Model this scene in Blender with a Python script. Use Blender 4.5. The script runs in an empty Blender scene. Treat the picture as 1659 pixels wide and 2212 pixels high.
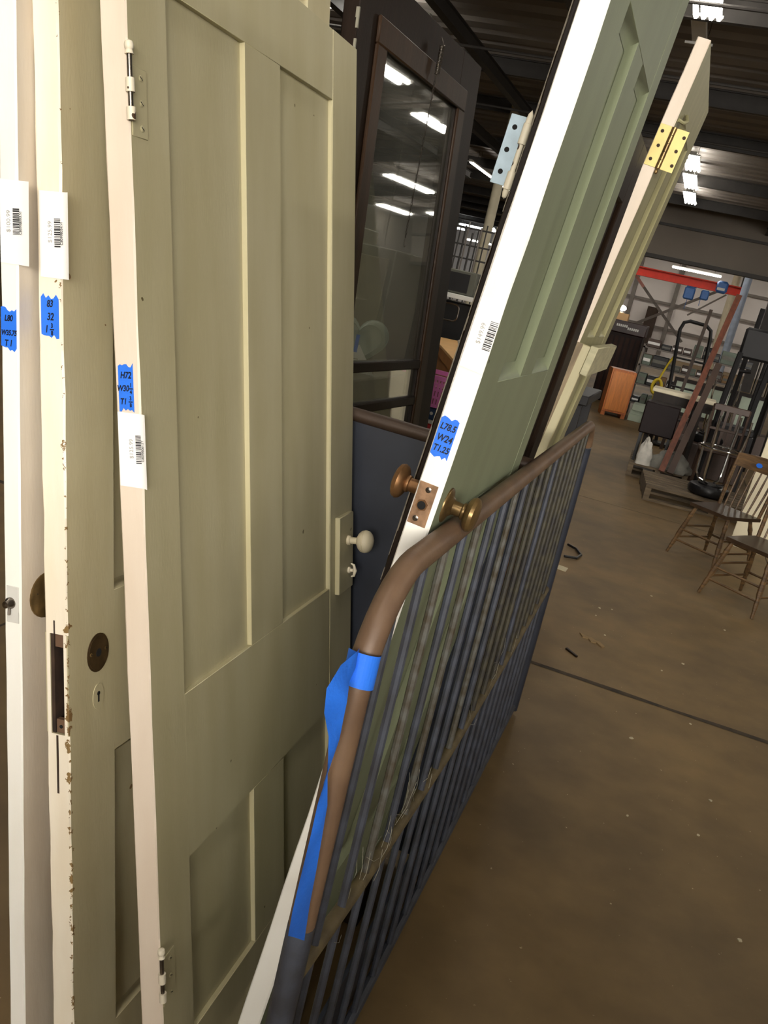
import bpy, bmesh, math, random
from mathutils import Matrix, Vector
random.seed(7)
R = random.Random(11)
scene = bpy.context.scene
col = scene.collection

# ------------------------------------------------------------------ camera
F_PX, YAW, PITCH, ROLL, CAM_H = 1957.035, 0.28434, 0.261148, 0.223217, 1.420389
fwd = Vector((-math.sin(YAW)*math.cos(PITCH), math.cos(YAW)*math.cos(PITCH), -math.sin(PITCH)))
r0 = Vector((math.cos(YAW), math.sin(YAW), 0)); u0 = r0.cross(fwd)
rr = r0*math.cos(ROLL) + u0*math.sin(ROLL); uu = -r0*math.sin(ROLL) + u0*math.cos(ROLL)
cd = bpy.data.cameras.new('camera'); cam = bpy.data.objects.new('camera', cd); col.objects.link(cam)
cd.sensor_fit = 'VERTICAL'; cd.sensor_height = 24.0; cd.lens = F_PX/2212*24.0
cd.clip_start = 0.02; cd.clip_end = 200
M = Matrix.Identity(4)
for i in range(3):
    M[i][0] = rr[i]; M[i][1] = uu[i]; M[i][2] = -fwd[i]
M.translation = (0, 0, CAM_H)
cam.matrix_world = M
scene.camera = cam

# ------------------------------------------------------------------ world, exposure, daylight
w = bpy.data.worlds.new('world'); scene.world = w; w.use_nodes = True
w.node_tree.nodes['Background'].inputs[0].default_value = (0.9, 0.95, 1.0, 1)
w.node_tree.nodes['Background'].inputs[1].default_value = 1.0
scene.view_settings.view_transform = 'Standard'; scene.view_settings.look = 'None'
scene.view_settings.gamma = 1.0; scene.view_settings.use_curve_mapping = False
scene.view_settings.exposure = 0.0
scene.cycles.use_denoising = True
scene.cycles.max_bounces = 6; scene.cycles.sample_clamp_indirect = 4.0
TUBE_W = 20.0      # emission of the fluorescent tubes
WINDOW_W = 30.0    # daylight behind the window in the wall behind the camera

# ------------------------------------------------------------------ materials
MATS = {}
def lin(c): return tuple((x/12.92 if x <= 0.04045 else ((x+0.055)/1.055)**2.4) for x in c)
def srgb(r, g, b): return lin((r/255, g/255, b/255))
def mat(name, c, rough=0.5, metal=0.0, vary=0.10, scale=6.0, bump=0.15, bscale=60.0, c2=None, stretch=(1,1,1), spec=0.5, dist=0.002):
    """procedural: base colour mottled by noise (c -> c2) with a fine bump"""
    if name in MATS: return MATS[name]
    m = bpy.data.materials.new(name); m.use_nodes = True; MATS[name] = m
    nt = m.node_tree; n = nt.nodes; b = n['Principled BSDF']
    b.inputs['Roughness'].default_value = rough; b.inputs['Metallic'].default_value = metal
    b.inputs['Specular IOR Level'].default_value = spec
    tc = n.new('ShaderNodeTexCoord'); mp = n.new('ShaderNodeMapping'); mp.inputs['Scale'].default_value = stretch
    nt.links.new(tc.outputs['Object'], mp.inputs[0])
    no = n.new('ShaderNodeTexNoise'); no.inputs['Scale'].default_value = scale; no.inputs['Detail'].default_value = 5
    nt.links.new(mp.outputs[0], no.inputs['Vector'])
    cr = n.new('ShaderNodeValToRGB'); cr.color_ramp.elements[0].position = 0.36; cr.color_ramp.elements[1].position = 0.66
    if c2 is None: c2 = tuple(max(0, x*(1-vary*2)) for x in c)
    cr.color_ramp.elements[0].color = (*c2, 1); cr.color_ramp.elements[1].color = (*c, 1)
    nt.links.new(no.outputs['Fac'], cr.inputs[0]); nt.links.new(cr.outputs[0], b.inputs['Base Color'])
    if bump:
        nb = n.new('ShaderNodeTexNoise'); nb.inputs['Scale'].default_value = bscale; nb.inputs['Detail'].default_value = 3
        nt.links.new(mp.outputs[0], nb.inputs['Vector'])
        bp = n.new('ShaderNodeBump'); bp.inputs['Strength'].default_value = bump; bp.inputs['Distance'].default_value = dist
        nt.links.new(nb.outputs['Fac'], bp.inputs['Height']); nt.links.new(bp.outputs[0], b.inputs['Normal'])
    return m
def emit(name, c, s):
    if name in MATS: return MATS[name]
    m = bpy.data.materials.new(name); m.use_nodes = True; MATS[name] = m
    b = m.node_tree.nodes['Principled BSDF']
    b.inputs['Base Color'].default_value = (0.8, 0.8, 0.8, 1)
    b.inputs['Emission Color'].default_value = (*c, 1); b.inputs['Emission Strength'].default_value = s
    return m
def chipped(name, c, wood, spots=0.0, edge=None, rough=0.45, c2=None, th=0.62):
    """paint with specks and, near the corner given by edge=(x0,y0,width) in object space, chips showing wood"""
    if name in MATS: return MATS[name]
    m = mat(name, c, rough=rough, vary=0.05, scale=5.0, bump=0.12, bscale=90, stretch=(3, 3, 0.6), c2=c2)
    nt = m.node_tree; n = nt.nodes; b = n['Principled BSDF']
    src = b.inputs['Base Color'].links[0].from_socket
    tc = n.new('ShaderNodeTexCoord')
    nz = n.new('ShaderNodeTexNoise'); nz.inputs['Scale'].default_value = 60; nz.inputs['Detail'].default_value = 4; nz.inputs['Roughness'].default_value = 0.7
    nt.links.new(tc.outputs['Object'], nz.inputs['Vector'])
    def math_(op, a, bb):
        k = n.new('ShaderNodeMath'); k.operation = op
        for i, v in enumerate((a, bb)):
            if isinstance(v, (int, float)): k.inputs[i].default_value = v
            else: nt.links.new(v, k.inputs[i])
        return k.outputs[0]
    # sparse specks
    n2 = n.new('ShaderNodeTexNoise'); n2.inputs['Scale'].default_value = 38; n2.inputs['Detail'].default_value = 1
    nt.links.new(tc.outputs['Object'], n2.inputs['Vector'])
    fac = math_('GREATER_THAN', n2.outputs['Fac'], 0.815 - spots)
    if edge:
        sp = n.new('ShaderNodeSeparateXYZ'); nt.links.new(tc.outputs['Object'], sp.inputs[0])
        dx = math_('ABSOLUTE', math_('SUBTRACT', sp.outputs[0], edge[0]), 0)
        dy = math_('ABSOLUTE', math_('SUBTRACT', sp.outputs[1], edge[1]), 0)
        dd = math_('DIVIDE', math_('ADD', dx, dy), edge[2])
        lw = n.new('ShaderNodeTexNoise'); lw.inputs['Scale'].default_value = 5
        nt.links.new(tc.outputs['Object'], lw.inputs['Vector'])
        val = math_('SUBTRACT', math_('ADD', nz.outputs['Fac'], math_('MULTIPLY', lw.outputs['Fac'], 0.25)), math_('MULTIPLY', dd, 0.25))
        val = math_('SUBTRACT', val, math_('MULTIPLY', math_('MAXIMUM', math_('SUBTRACT', sp.outputs[2], 0.55), 0), 0.10))
        fac = math_('MAXIMUM', fac, math_('GREATER_THAN', val, th))
    mx = n.new('ShaderNodeMixRGB'); nt.links.new(fac, mx.inputs[0]); nt.links.new(src, mx.inputs[1]); mx.inputs[2].default_value = (*wood, 1)
    nt.links.new(mx.outputs[0], b.inputs['Base Color'])
    return m

WOOD = srgb(120, 92, 55)
m_cream = chipped('cream_paint', srgb(184, 176, 142), srgb(96, 84, 52), edge=(0.0, 0.0, 0.006), c2=srgb(175, 166, 130), th=0.74)
m_cream_b = chipped('cream_yellow_paint', srgb(188, 179, 146), WOOD, spots=0.02, edge=(0.0, 0.0, 0.012), c2=srgb(178, 167, 132), th=0.60)
m_white_a = chipped('warm_white_paint', srgb(222, 212, 196), srgb(120, 104, 80), edge=(0.0, 0.0, 0.005), c2=srgb(206, 192, 172), th=0.7)
m_white_edge = chipped('white_edge_paint', srgb(246, 244, 236), srgb(110, 98, 80), c2=srgb(240, 237, 226))
m_pink_edge = chipped('pinkish_white_edge_paint', srgb(224, 210, 192), srgb(110, 92, 64), edge=(0.0, 0.0, 0.004), c2=srgb(216, 200, 180), th=0.74)
m_cream_edge = chipped('cream_edge_paint', srgb(240, 232, 214), srgb(128, 102, 60), spots=0.03, edge=(0.0, 0.0, 0.010), c2=srgb(230, 218, 194), th=0.60)
m_green = chipped('sage_green_paint', srgb(132, 140, 112), srgb(52, 56, 40), c2=srgb(125, 132, 105))
m_olive = chipped('olive_cream_paint', srgb(163, 158, 120), srgb(70, 60, 40), c2=srgb(153, 148, 110))
m_patch = mat('weathered_cream_paint', srgb(190, 184, 148), 0.6, vary=0.12, scale=14, stretch=(1, 1, 4), bump=0.3)
m_dark = mat('dark_brown_stain', srgb(33, 21, 11), 0.5, vary=0.18, scale=8, stretch=(6, 6, 0.5), spec=.25)
m_brown = mat('red_brown_stain', srgb(58, 40, 24), 0.45, vary=0.2, scale=8, stretch=(6, 6, 0.5), spec=.3)
m_barewood = mat('bare_old_wood', srgb(150, 132, 104), 0.7, vary=0.22, scale=20, stretch=(4, 4, 0.5), bump=0.4)
m_socket = mat('dark_mortise_wood', srgb(62, 44, 30), 0.8, vary=0.3, scale=40)
m_hole = mat('dark_hole', srgb(12, 10, 8), 0.9, vary=0.1)
m_tape = mat('blue_masking_tape', srgb(40, 116, 232), 0.55, vary=0.04, scale=30, bump=0.25, bscale=220)
m_ink = mat('black_marker_ink', srgb(16, 18, 34), 0.5, vary=0.05, bump=0)
m_print = mat('grey_print', srgb(40, 40, 42), 0.6, vary=0.05, bump=0)
m_faint = mat('faint_print', srgb(168, 166, 160), 0.6, vary=0.05, bump=0)
m_paper = mat('white_label_paper', srgb(246, 245, 241), 0.6, vary=0.02, bump=0.05)
m_brass = mat('bright_brass', srgb(206, 188, 122), 0.42, 0.45, vary=0.06, scale=20, bump=0.05)
m_oldbrass = mat('tarnished_brass', srgb(140, 114, 72), 0.32, 0.7, vary=0.3, scale=26, bump=0.12)
m_bronze = mat('worn_bronze', srgb(150, 110, 72), 0.45, 0.75, vary=0.25, scale=30, bump=0.2)
m_latch = mat('worn_copper_plate', srgb(176, 140, 108), 0.5, 0.6, vary=0.25, scale=60, bump=0.2)
m_steel = mat('worn_steel', srgb(150, 142, 132), 0.3, 1.0, vary=0.2, scale=40, bump=0.1)
m_rust = mat('rusty_brown_iron', srgb(116, 92, 70), 0.5, 0.1, vary=0.22, scale=14, bump=0.18, bscale=120, c2=srgb(98, 76, 58))
m_rail = mat('dull_brass_iron', srgb(106, 93, 64), 0.6, 0.1, vary=0.2, scale=30, bump=0.35, bscale=200, c2=srgb(84, 73, 50))
m_bluemetal = mat('slate_blue_painted_iron', srgb(66, 70, 80), 0.55, 0.0, vary=0.12, scale=26, bump=0.3, bscale=180, c2=srgb(52, 53, 58))
m_tanbar = mat('rust_tan_iron', srgb(70, 66, 50), 0.6, 0.0, vary=0.2, scale=30, bump=0.3, bscale=180, c2=srgb(44, 42, 40))
m_greybar = mat('rust_speckled_grey_iron', srgb(88, 88, 82), 0.6, 0.0, vary=0.2, scale=45, bump=0.3, bscale=180, c2=srgb(64, 56, 42))
m_navy = mat('navy_painted_steel', srgb(44, 48, 58), 0.42, 0.0, vary=0.12, scale=10, bump=0.1)
m_chrome = mat('chrome', srgb(225, 225, 225), 0.12, 1.0, vary=0.02, bump=0)
m_vinyl = mat('black_vinyl', srgb(18, 19, 22), 0.38, vary=0.1, bump=0.1)
m_hingegrey = mat('blue_grey_painted_hinge', srgb(176, 196, 208), 0.5, vary=0.08, scale=40)
m_hingecream = chipped('cream_painted_hinge', srgb(226, 216, 192), srgb(70, 52, 36), spots=0.10)
m_greycharcoal = mat('charcoal_paint', srgb(32, 31, 32), 0.55, vary=0.1, spec=.3)
m_black = mat('black_paint', srgb(14, 14, 15), 0.45, vary=0.1)
m_oak = mat('oak_wood', srgb(108, 82, 50), 0.4, vary=0.22, scale=10, stretch=(1, 1, 8), c2=srgb(70, 52, 33))
m_seatwood = mat('dark_worn_seat_wood', srgb(66, 50, 36), 0.38, vary=0.2, scale=10)
m_pallet = mat('weathered_pallet_wood', srgb(118, 102, 80), 0.85, vary=0.25, scale=9, stretch=(0.6, 4, 4), bump=0.4)
m_orange = mat('orange_varnished_wood', srgb(206, 112, 30), 0.4, vary=0.14, scale=8, stretch=(6, 6, 0.6))
m_tan = mat('tan_laminate', srgb(222, 176, 116), 0.45, vary=0.05)
m_tanedge = mat('brown_laminate_edge', srgb(158, 104, 48), 0.45, vary=0.12)
m_pink = mat('pink_plastic', srgb(214, 122, 186), 0.4, vary=0.04, bump=0)
m_red = mat('red_plastic', srgb(206, 52, 54), 0.45, vary=0.06, bump=0)
m_redsteel = mat('red_painted_steel', srgb(226, 52, 24), 0.5, vary=0.06)
m_blue = mat('blue_painted_housing', srgb(70, 118, 186), 0.45, vary=0.08)
m_bluebin = mat('dark_blue_plastic', srgb(34, 58, 92), 0.45, vary=0.08)
m_cloth = mat('grey_white_cloth', srgb(196, 192, 182), 0.9, vary=0.12, scale=14, bump=0.5, bscale=40)
m_greycloth = mat('grey_quilted_cloth', srgb(126, 124, 116), 0.9, vary=0.14, scale=14, bump=0.5, bscale=40)
m_yellow = mat('yellow_rubber', srgb(214, 188, 44), 0.5, vary=0.08)
m_palegreen = mat('pale_green_board', srgb(178, 192, 172), 0.5, vary=0.06)
m_whitepaint = mat('white_painted_metal', srgb(214, 214, 208), 0.5, vary=0.05)
m_offwhite = mat('off_white_board', srgb(222, 212, 182), 0.6, vary=0.05)
m_greybox = mat('dark_grey_box', srgb(84, 84, 74), 0.5, vary=0.06)
m_darkrail = mat('dark_brown_board', srgb(70, 50, 38), 0.5, vary=0.15)
m_redplank = mat('red_brown_plank', srgb(116, 66, 46), 0.5, vary=0.2, scale=10, stretch=(4, 4, 0.6))
m_steelbeam = mat('dark_painted_steel', srgb(58, 54, 50), 0.6, vary=0.12)
m_brace = mat('grey_painted_steel', srgb(120, 112, 104), 0.6, vary=0.1)
m_pinkbrace = mat('faded_red_steel', srgb(196, 132, 118), 0.6, vary=0.1)
m_wallfar = mat('far_wall_panel', srgb(214, 206, 200), 0.8, vary=0.05, scale=0.4)
m_header = mat('grey_wall_cladding', srgb(128, 119, 108), 0.8, vary=0.08, scale=0.5)
m_ceiling = mat('dark_roof_deck', srgb(138, 131, 124), 0.5, 0.12, vary=0.14, scale=0.6)
m_sidewall = mat('warehouse_wall', srgb(122, 116, 106), 0.85, vary=0.08, scale=0.6)
m_fixture = mat('white_lamp_housing', srgb(210, 208, 200), 0.5, vary=0.03, bump=0)
m_debris = mat('paper_scrap', srgb(196, 186, 156), 0.8, vary=0.1)
m_leaf = mat('tan_flake', srgb(150, 124, 84), 0.8, vary=0.15)
m_web = mat('dusty_cobweb', srgb(150, 146, 128), 0.9, vary=0.1, bump=0)
m_clearplate = mat('frosted_glass_plate', srgb(176, 186, 176), 0.25, vary=0.05, bump=0)
E_TUBE = emit('fluorescent_tube', (1.0, 0.95, 0.86), TUBE_W)
E_COOL = emit('cool_fluorescent_tube', (0.86, 0.95, 1.0), 45.0)
E_SIDE = emit('side_row_tube', (1.0, 0.95, 0.86), 42.0)
E_DAY = emit('daylight_pane', (1.0, 0.95, 0.88), WINDOW_W)
E_BULB = emit('lamp_bulb', (1.0, 0.93, 0.82), 60.0)

# glass
g = bpy.data.materials.new('dusty_window_glass'); g.use_nodes = True; MATS['glass'] = g
nt = g.node_tree; nt.nodes.remove(nt.nodes['Principled BSDF']); out = nt.nodes['Material Output']
gl = nt.nodes.new('ShaderNodeBsdfGlossy'); gl.inputs['Roughness'].default_value = 0.02; gl.inputs['Color'].default_value = (1, 1, 1, 1)
tr = nt.nodes.new('ShaderNodeBsdfTransparent'); tr.inputs['Color'].default_value = (0.92, 0.93, 0.89, 1)
df = nt.nodes.new('ShaderNodeBsdfDiffuse'); df.inputs['Color'].default_value = (0.30, 0.30, 0.26, 1)
fr = nt.nodes.new('ShaderNodeLayerWeight'); pw = nt.nodes.new('ShaderNodeMath'); pw.operation = 'POWER'; pw.inputs[1].default_value = 4.5; nt.links.new(fr.outputs['Facing'], pw.inputs[0])
tcg = nt.nodes.new('ShaderNodeTexCoord'); nog = nt.nodes.new('ShaderNodeTexNoise'); nog.inputs['Scale'].default_value = 3.0
nt.links.new(tcg.outputs['Object'], nog.inputs['Vector'])
mu = nt.nodes.new('ShaderNodeMath'); mu.operation = 'MULTIPLY'; mu.inputs[1].default_value = 0.28
nt.links.new(nog.outputs['Fac'], mu.inputs[0])
m1 = nt.nodes.new('ShaderNodeMixShader'); nt.links.new(mu.outputs[0], m1.inputs[0]); nt.links.new(tr.outputs[0], m1.inputs[1]); nt.links.new(df.outputs[0], m1.inputs[2])
ad = nt.nodes.new('ShaderNodeMath'); ad.operation = 'ADD'; ad.inputs[1].default_value = 0.04; nt.links.new(pw.outputs[0], ad.inputs[0])
m2 = nt.nodes.new('ShaderNodeMixShader'); nt.links.new(ad.outputs[0], m2.inputs[0]); nt.links.new(m1.outputs[0], m2.inputs[1]); nt.links.new(gl.outputs[0], m2.inputs[2])
nt.links.new(m2.outputs[0], out.inputs[0])

def concrete():
    m = bpy.data.materials.new('worn_concrete'); m.use_nodes = True
    nt = m.node_tree; n = nt.nodes; b = n['Principled BSDF']
    tc = n.new('ShaderNodeTexCoord')
    a = n.new('ShaderNodeTexNoise'); a.inputs['Scale'].default_value = 0.9; a.inputs['Detail'].default_value = 8; a.inputs['Roughness'].default_value = 0.62
    c = n.new('ShaderNodeTexNoise'); c.inputs['Scale'].default_value = 6; c.inputs['Detail'].default_value = 8
    d = n.new('ShaderNodeTexNoise'); d.inputs['Scale'].default_value = 70; d.inputs['Detail'].default_value = 4
    for k in (a, c, d): nt.links.new(tc.outputs['Object'], k.inputs['Vector'])
    r1 = n.new('ShaderNodeValToRGB'); r1.color_ramp.elements[0].position = 0.32; r1.color_ramp.elements[1].position = 0.68
    r1.color_ramp.elements[0].color = (*srgb(94, 76, 47), 1); r1.color_ramp.elements[1].color = (*srgb(132, 107, 67), 1)
    nt.links.new(a.outputs['Fac'], r1.inputs[0])
    r2 = n.new('ShaderNodeValToRGB'); r2.color_ramp.elements[0].position = 0.3; r2.color_ramp.elements[1].position = 0.62
    r2.color_ramp.elements[0].color = (0.62, 0.6, 0.56, 1); r2.color_ramp.elements[1].color = (1, 1, 1, 1)
    nt.links.new(c.outputs['Fac'], r2.inputs[0])
    mx = n.new('ShaderNodeMixRGB'); mx.blend_type = 'MULTIPLY'; mx.inputs[0].default_value = 0.55
    nt.links.new(r1.outputs[0], mx.inputs[1]); nt.links.new(r2.outputs[0], mx.inputs[2])
    # fine light grit
    gt = n.new('ShaderNodeMath'); gt.operation = 'GREATER_THAN'; gt.inputs[1].default_value = 0.73; nt.links.new(d.outputs['Fac'], gt.inputs[0])
    mx2 = n.new('ShaderNodeMixRGB'); mx2.inputs[2].default_value = (*srgb(176, 160, 128), 1); nt.links.new(gt.outputs[0], mx2.inputs[0]); nt.links.new(mx.outputs[0], mx2.inputs[1])
    nt.links.new(mx2.outputs[0], b.inputs['Base Color'])
    b.inputs['Roughness'].default_value = 0.62
    bp = n.new('ShaderNodeBump'); bp.inputs['Strength'].default_value = 0.25; bp.inputs['Distance'].default_value = 0.004
    nt.links.new(c.outputs['Fac'], bp.inputs['Height']); nt.links.new(bp.outputs[0], b.inputs['Normal'])
    return m
m_floor = concrete()
m_joint = mat('dirty_joint_filler', srgb(66, 54, 38), 0.9, vary=0.3, scale=20, bump=0.5)

# ------------------------------------------------------------------ mesh helpers
class MB:
    """collects shapes, then links them as ONE mesh object"""
    def __init__(s): s.v = []; s.f = []; s.mi = []; s.sm = []; s.mats = []
    def _m(s, m):
        if m is None: m = 'default'
        if m not in s.mats: s.mats.append(m)
        return s.mats.index(m)
    def raw(s, vs, fs, m=None, smooth=False):
        o = len(s.v); s.v += [tuple(x) for x in vs]; k = s._m(m)
        for f in fs: s.f.append([i+o for i in f]); s.mi.append(k); s.sm.append(smooth)
    def box(s, lo, hi, m=None, bev=0.0, T=None):
        (a, b, c), (d, e, g) = lo, hi
        bev = min(bev, abs(d-a)/2.1, abs(e-b)/2.1, abs(g-c)/2.1)
        if bev <= 0:
            vs = [(a,b,c),(d,b,c),(d,e,c),(a,e,c),(a,b,g),(d,b,g),(d,e,g),(a,e,g)]
            fs = [(0,3,2,1),(4,5,6,7),(0,1,5,4),(1,2,6,5),(2,3,7,6),(3,0,4,7)]
        else:
            bm = bmesh.new(); bmesh.ops.create_cube(bm, size=1)
            for q in bm.verts: q.co = Vector(((a+d)/2+q.co.x*(d-a), (b+e)/2+q.co.y*(e-b), (c+g)/2+q.co.z*(g-c)))
            bmesh.ops.bevel(bm, geom=list(bm.edges), offset=bev, segments=1, profile=0.5, affect='EDGES')
            bm.verts.index_update(); vs = [q.co[:] for q in bm.verts]; fs = [[q.index for q in f.verts] for f in bm.faces]; bm.free()
        if T is not None: vs = [T @ Vector(q) for q in vs]
        s.raw(vs, fs, m)
        return s
    def tube(s, pts, r, m=None, n=10, closed=False, cap=True):
        pts = [Vector(p) for p in pts]; k = len(pts); rs = r if isinstance(r, (list, tuple)) else [r]*k
        vs = []; up = None
        for i, p in enumerate(pts):
            a = pts[(i-1) % k] if (closed or i > 0) else p; b = pts[(i+1) % k] if (closed or i < k-1) else p
            t = (b-a).normalized()
            if up is None:
                up = Vector((0,0,1)) if abs(t.z) < 0.9 else Vector((1,0,0))
            x = t.cross(up).normalized(); up = x.cross(t).normalized()
            for j in range(n):
                an = 2*math.pi*j/n; vs.append(p + (x*math.cos(an) + up*math.sin(an))*rs[i])
        fs = []
        for i in range(k if closed else k-1):
            for j in range(n):
                i2 = (i+1) % k; j2 = (j+1) % n
                fs.append((i*n+j, i*n+j2, i2*n+j2, i2*n+j))
        s.raw(vs, fs, m, True)
        if cap and not closed:
            o = len(s.v)-len(vs)
            s.f.append([o+j for j in range(n)][::-1]); s.mi.append(s._m(m)); s.sm.append(False)
            s.f.append([o+(k-1)*n+j for j in range(n)]); s.mi.append(s._m(m)); s.sm.append(False)
        return s
    def lathe(s, org, axis, prof, m=None, n=16):
        """prof: list of (distance along axis, radius)"""
        org = Vector(org); ax = Vector(axis).normalized()
        x = ax.cross(Vector((0,0,1)) if abs(ax.z) < 0.9 else Vector((1,0,0))).normalized(); y = ax.cross(x)
        vs = []
        for d, r in prof:
            for j in range(n):
                an = 2*math.pi*j/n; vs.append(org + ax*d + (x*math.cos(an)+y*math.sin(an))*max(r, 1e-5))
        fs = []
        for i in range(len(prof)-1):
            for j in range(n):
                j2 = (j+1) % n; fs.append((i*n+j, i*n+j2, (i+1)*n+j2, (i+1)*n+j))
        s.raw(vs, fs, m, True)
        return s
    def prism(s, poly, axis, d0, d1, m=None):
        """poly in the two other axes (cyclic order), extruded along axis 0/1/2 from d0 to d1"""
        def P(p, d):
            q = [0, 0, 0]; q[axis] = d; q[(axis+1) % 3] = p[0]; q[(axis+2) % 3] = p[1]; return q
        k = len(poly); vs = [P(p, d0) for p in poly] + [P(p, d1) for p in poly]
        fs = [list(range(k))[::-1], [k+i for i in range(k)]] + [(i, (i+1) % k, k+(i+1) % k, k+i) for i in range(k)]
        s.raw(vs, fs, m)
        return s
    def build(s, name, m=None, parent=None, sharp=40):
        me = bpy.data.meshes.new(name); me.from_pydata(s.v, [], s.f)
        ms = [m if x == 'default' else x for x in s.mats]
        for x in ms: me.materials.append(x)
        me.polygons.foreach_set('material_index', s.mi); me.polygons.foreach_set('use_smooth', s.sm)
        bm = bmesh.new(); bm.from_mesh(me); bmesh.ops.recalc_face_normals(bm, faces=bm.faces); bm.to_mesh(me); bm.free()
        me.set_sharp_from_angle(angle=math.radians(sharp)); me.update()
        o = bpy.data.objects.new(name, me); col.objects.link(o)
        if parent is not None: o.parent = parent
        return o
def tag(o, label=None, cat=None, group=None, kind=None):
    for k, v in (('label', label), ('category', cat), ('group', group), ('kind', kind)):
        if v: o[k] = v
    return o
def thing(name, label, cat, loc=(0,0,0), rz=0.0, group=None, matrix=None):
    o = bpy.data.objects.new(name, None); col.objects.link(o); o.empty_display_size = 0.1
    if matrix is not None: o.matrix_world = matrix
    else: o.location = loc; o.rotation_euler = (0, 0, rz)
    return tag(o, label, cat, group)
def kids(o): return [c for c in bpy.data.objects if c.parent is o]
def copy_tree(o, parent=None):
    c = o.copy(); col.objects.link(c)
    if parent is not None: c.parent = parent
    for ch in kids(o): copy_tree(ch, c)
    return c
_fc = {}
def text_mesh(name, s, size, T, m, parent, shear=0.0, bold=0.0, sx=1.0):
    """flat lettering as a mesh; T maps text space (x right, y up, z out) into the parent's frame"""
    cu = bpy.data.curves.new(name, 'FONT'); cu.body = s; cu.size = size; cu.shear = shear; cu.extrude = 0.0001; cu.offset = bold
    cu.align_x = 'CENTER'; cu.align_y = 'CENTER'
    o = bpy.data.objects.new(name, cu); col.objects.link(o)
    me = bpy.data.meshes.new_from_object(o.evaluated_get(bpy.context.evaluated_depsgraph_get()))
    bpy.data.objects.remove(o)
    me.transform(T @ Matrix.Diagonal((sx, 1, 1, 1))); me.materials.clear(); me.materials.append(m)
    q = bpy.data.objects.new(name, me); col.objects.link(q); q.parent = parent
    return q
def frame_of(o, x, y, z):
    M = Matrix.Identity(4)
    for i in range(3): M[i][0] = x[i]; M[i][1] = y[i]; M[i][2] = z[i]; M[i][3] = o[i]
    return M
def lean(X, Y, a, b, z=0.0):
    """frame of a leaning door: x = out of its right face, y = along the aisle, z = up the door"""
    return Matrix.Translation((X, Y, z)) @ Matrix.Rotation(b, 4, 'Z') @ frame_of((0,0,0), (math.cos(a),0,-math.sin(a)), (0,1,0), (math.sin(a),0,math.cos(a)))

# ------------------------------------------------------------------ the setting
XL, XR, YB, YF, ZC = -30.0, 12.0, -9.0, 66.0, 5.3
def struct(name, b, m, parent=None):
    o = b.build(name, m, parent)
    if parent is None: o['kind'] = 'structure'
    return o
fl = struct('floor', MB().box((XL, YB, -0.2), (XR, YF, 0.0)), m_floor)
# control joints: shallow grooves filled with dirt, real strips a hair proud of the slab
for nm, (x0, y0), (x1, y1), ww in (('control_joint', (-4.5, 3.556), (7.0, 3.556), 0.028), ('control_joint', (-3.5, 7.30), (7.0, 7.30), 0.008), ('control_joint', (0.86, -4.0), (0.86, 12.0), 0.006), ('control_joint', (-1.9, -4.0), (-1.9, 12.0), 0.010)):
    b = MB(); d = Vector((x1-x0, y1-y0, 0)).normalized(); nn = Vector((-d.y, d.x, 0)); L = math.hypot(x1-x0, y1-y0); N = 60
    lft = []; rgt = []
    for i in range(N+1):
        p = Vector((x0, y0, 0)) + d*L*i/N; lft.append(p + nn*ww*(0.5+R.uniform(-.15, .2)) + Vector((0,0,.0012))); rgt.append(p - nn*ww*(0.5+R.uniform(-.15, .2)) + Vector((0,0,.0012)))
    vs = lft + rgt; fs = [(i, i+1, N+2+i, N+1+i) for i in range(N)]
    b.raw(vs, fs); b.build(nm, m_joint, fl)
# ceiling: ribbed roof deck
b = MB(); p = 0.6; y = YB; prof = []
while y < YF:
    prof += [(y, ZC), (y+p*.55, ZC), (y+p*.65, ZC+.06), (y+p*.9, ZC+.06)]; y += p
vs = [(XL, a, c) for a, c in prof] + [(XR, a, c) for a, c in prof]; k = len(prof)
b.raw(vs, [(i, i+1, k+i+1, k+i) for i in range(k-1)])
ce = struct('ceiling', b, m_ceiling)
for i in range(16):
    yy = -6 + i*4.4 + (0.9 if i % 3 else 0)
    MB().box((XL, yy-.05, ZC-.02), (XR, yy+.05, ZC), bev=0).box((XL, yy-.012, ZC-.26), (XR, yy+.012, ZC-.02)).box((XL, yy-.05, ZC-.28), (XR, yy+.05, ZC-.26)).build('steel_joist', m_steelbeam, ce)
for xx in (-9.0, -6.4, -4.6, -2.6, 0.9, 2.9, 6.0):
    MB().box((xx-.07, YB, ZC-.48), (xx+.07, 31.9, ZC-.46)).box((xx-.012, YB, ZC-.46), (xx+.012, 31.9, ZC-.29)).box((xx-.07, YB, ZC-.29), (xx+.07, 31.9, ZC-.28)).build('steel_girder', m_steelbeam, ce)
for yy in (11.0, 14.2, 18.4):
    MB().tube([(-12, yy, ZC-.55), (8, yy, ZC-.55)], .022, n=8).build('sprinkler_pipe', m_steelbeam, ce)
wf = struct('wall_far', MB().box((XL, YF, 0), (XR, YF+.2, ZC+.1)), m_wallfar)
struct('wall_left', MB().box((XL-.2, YB, 0), (XL, YF, ZC+.1)), m_sidewall)
struct('wall_right', MB().box((XR, YB, 0), (XR+.2, YF, ZC+.1)), m_sidewall)
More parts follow.
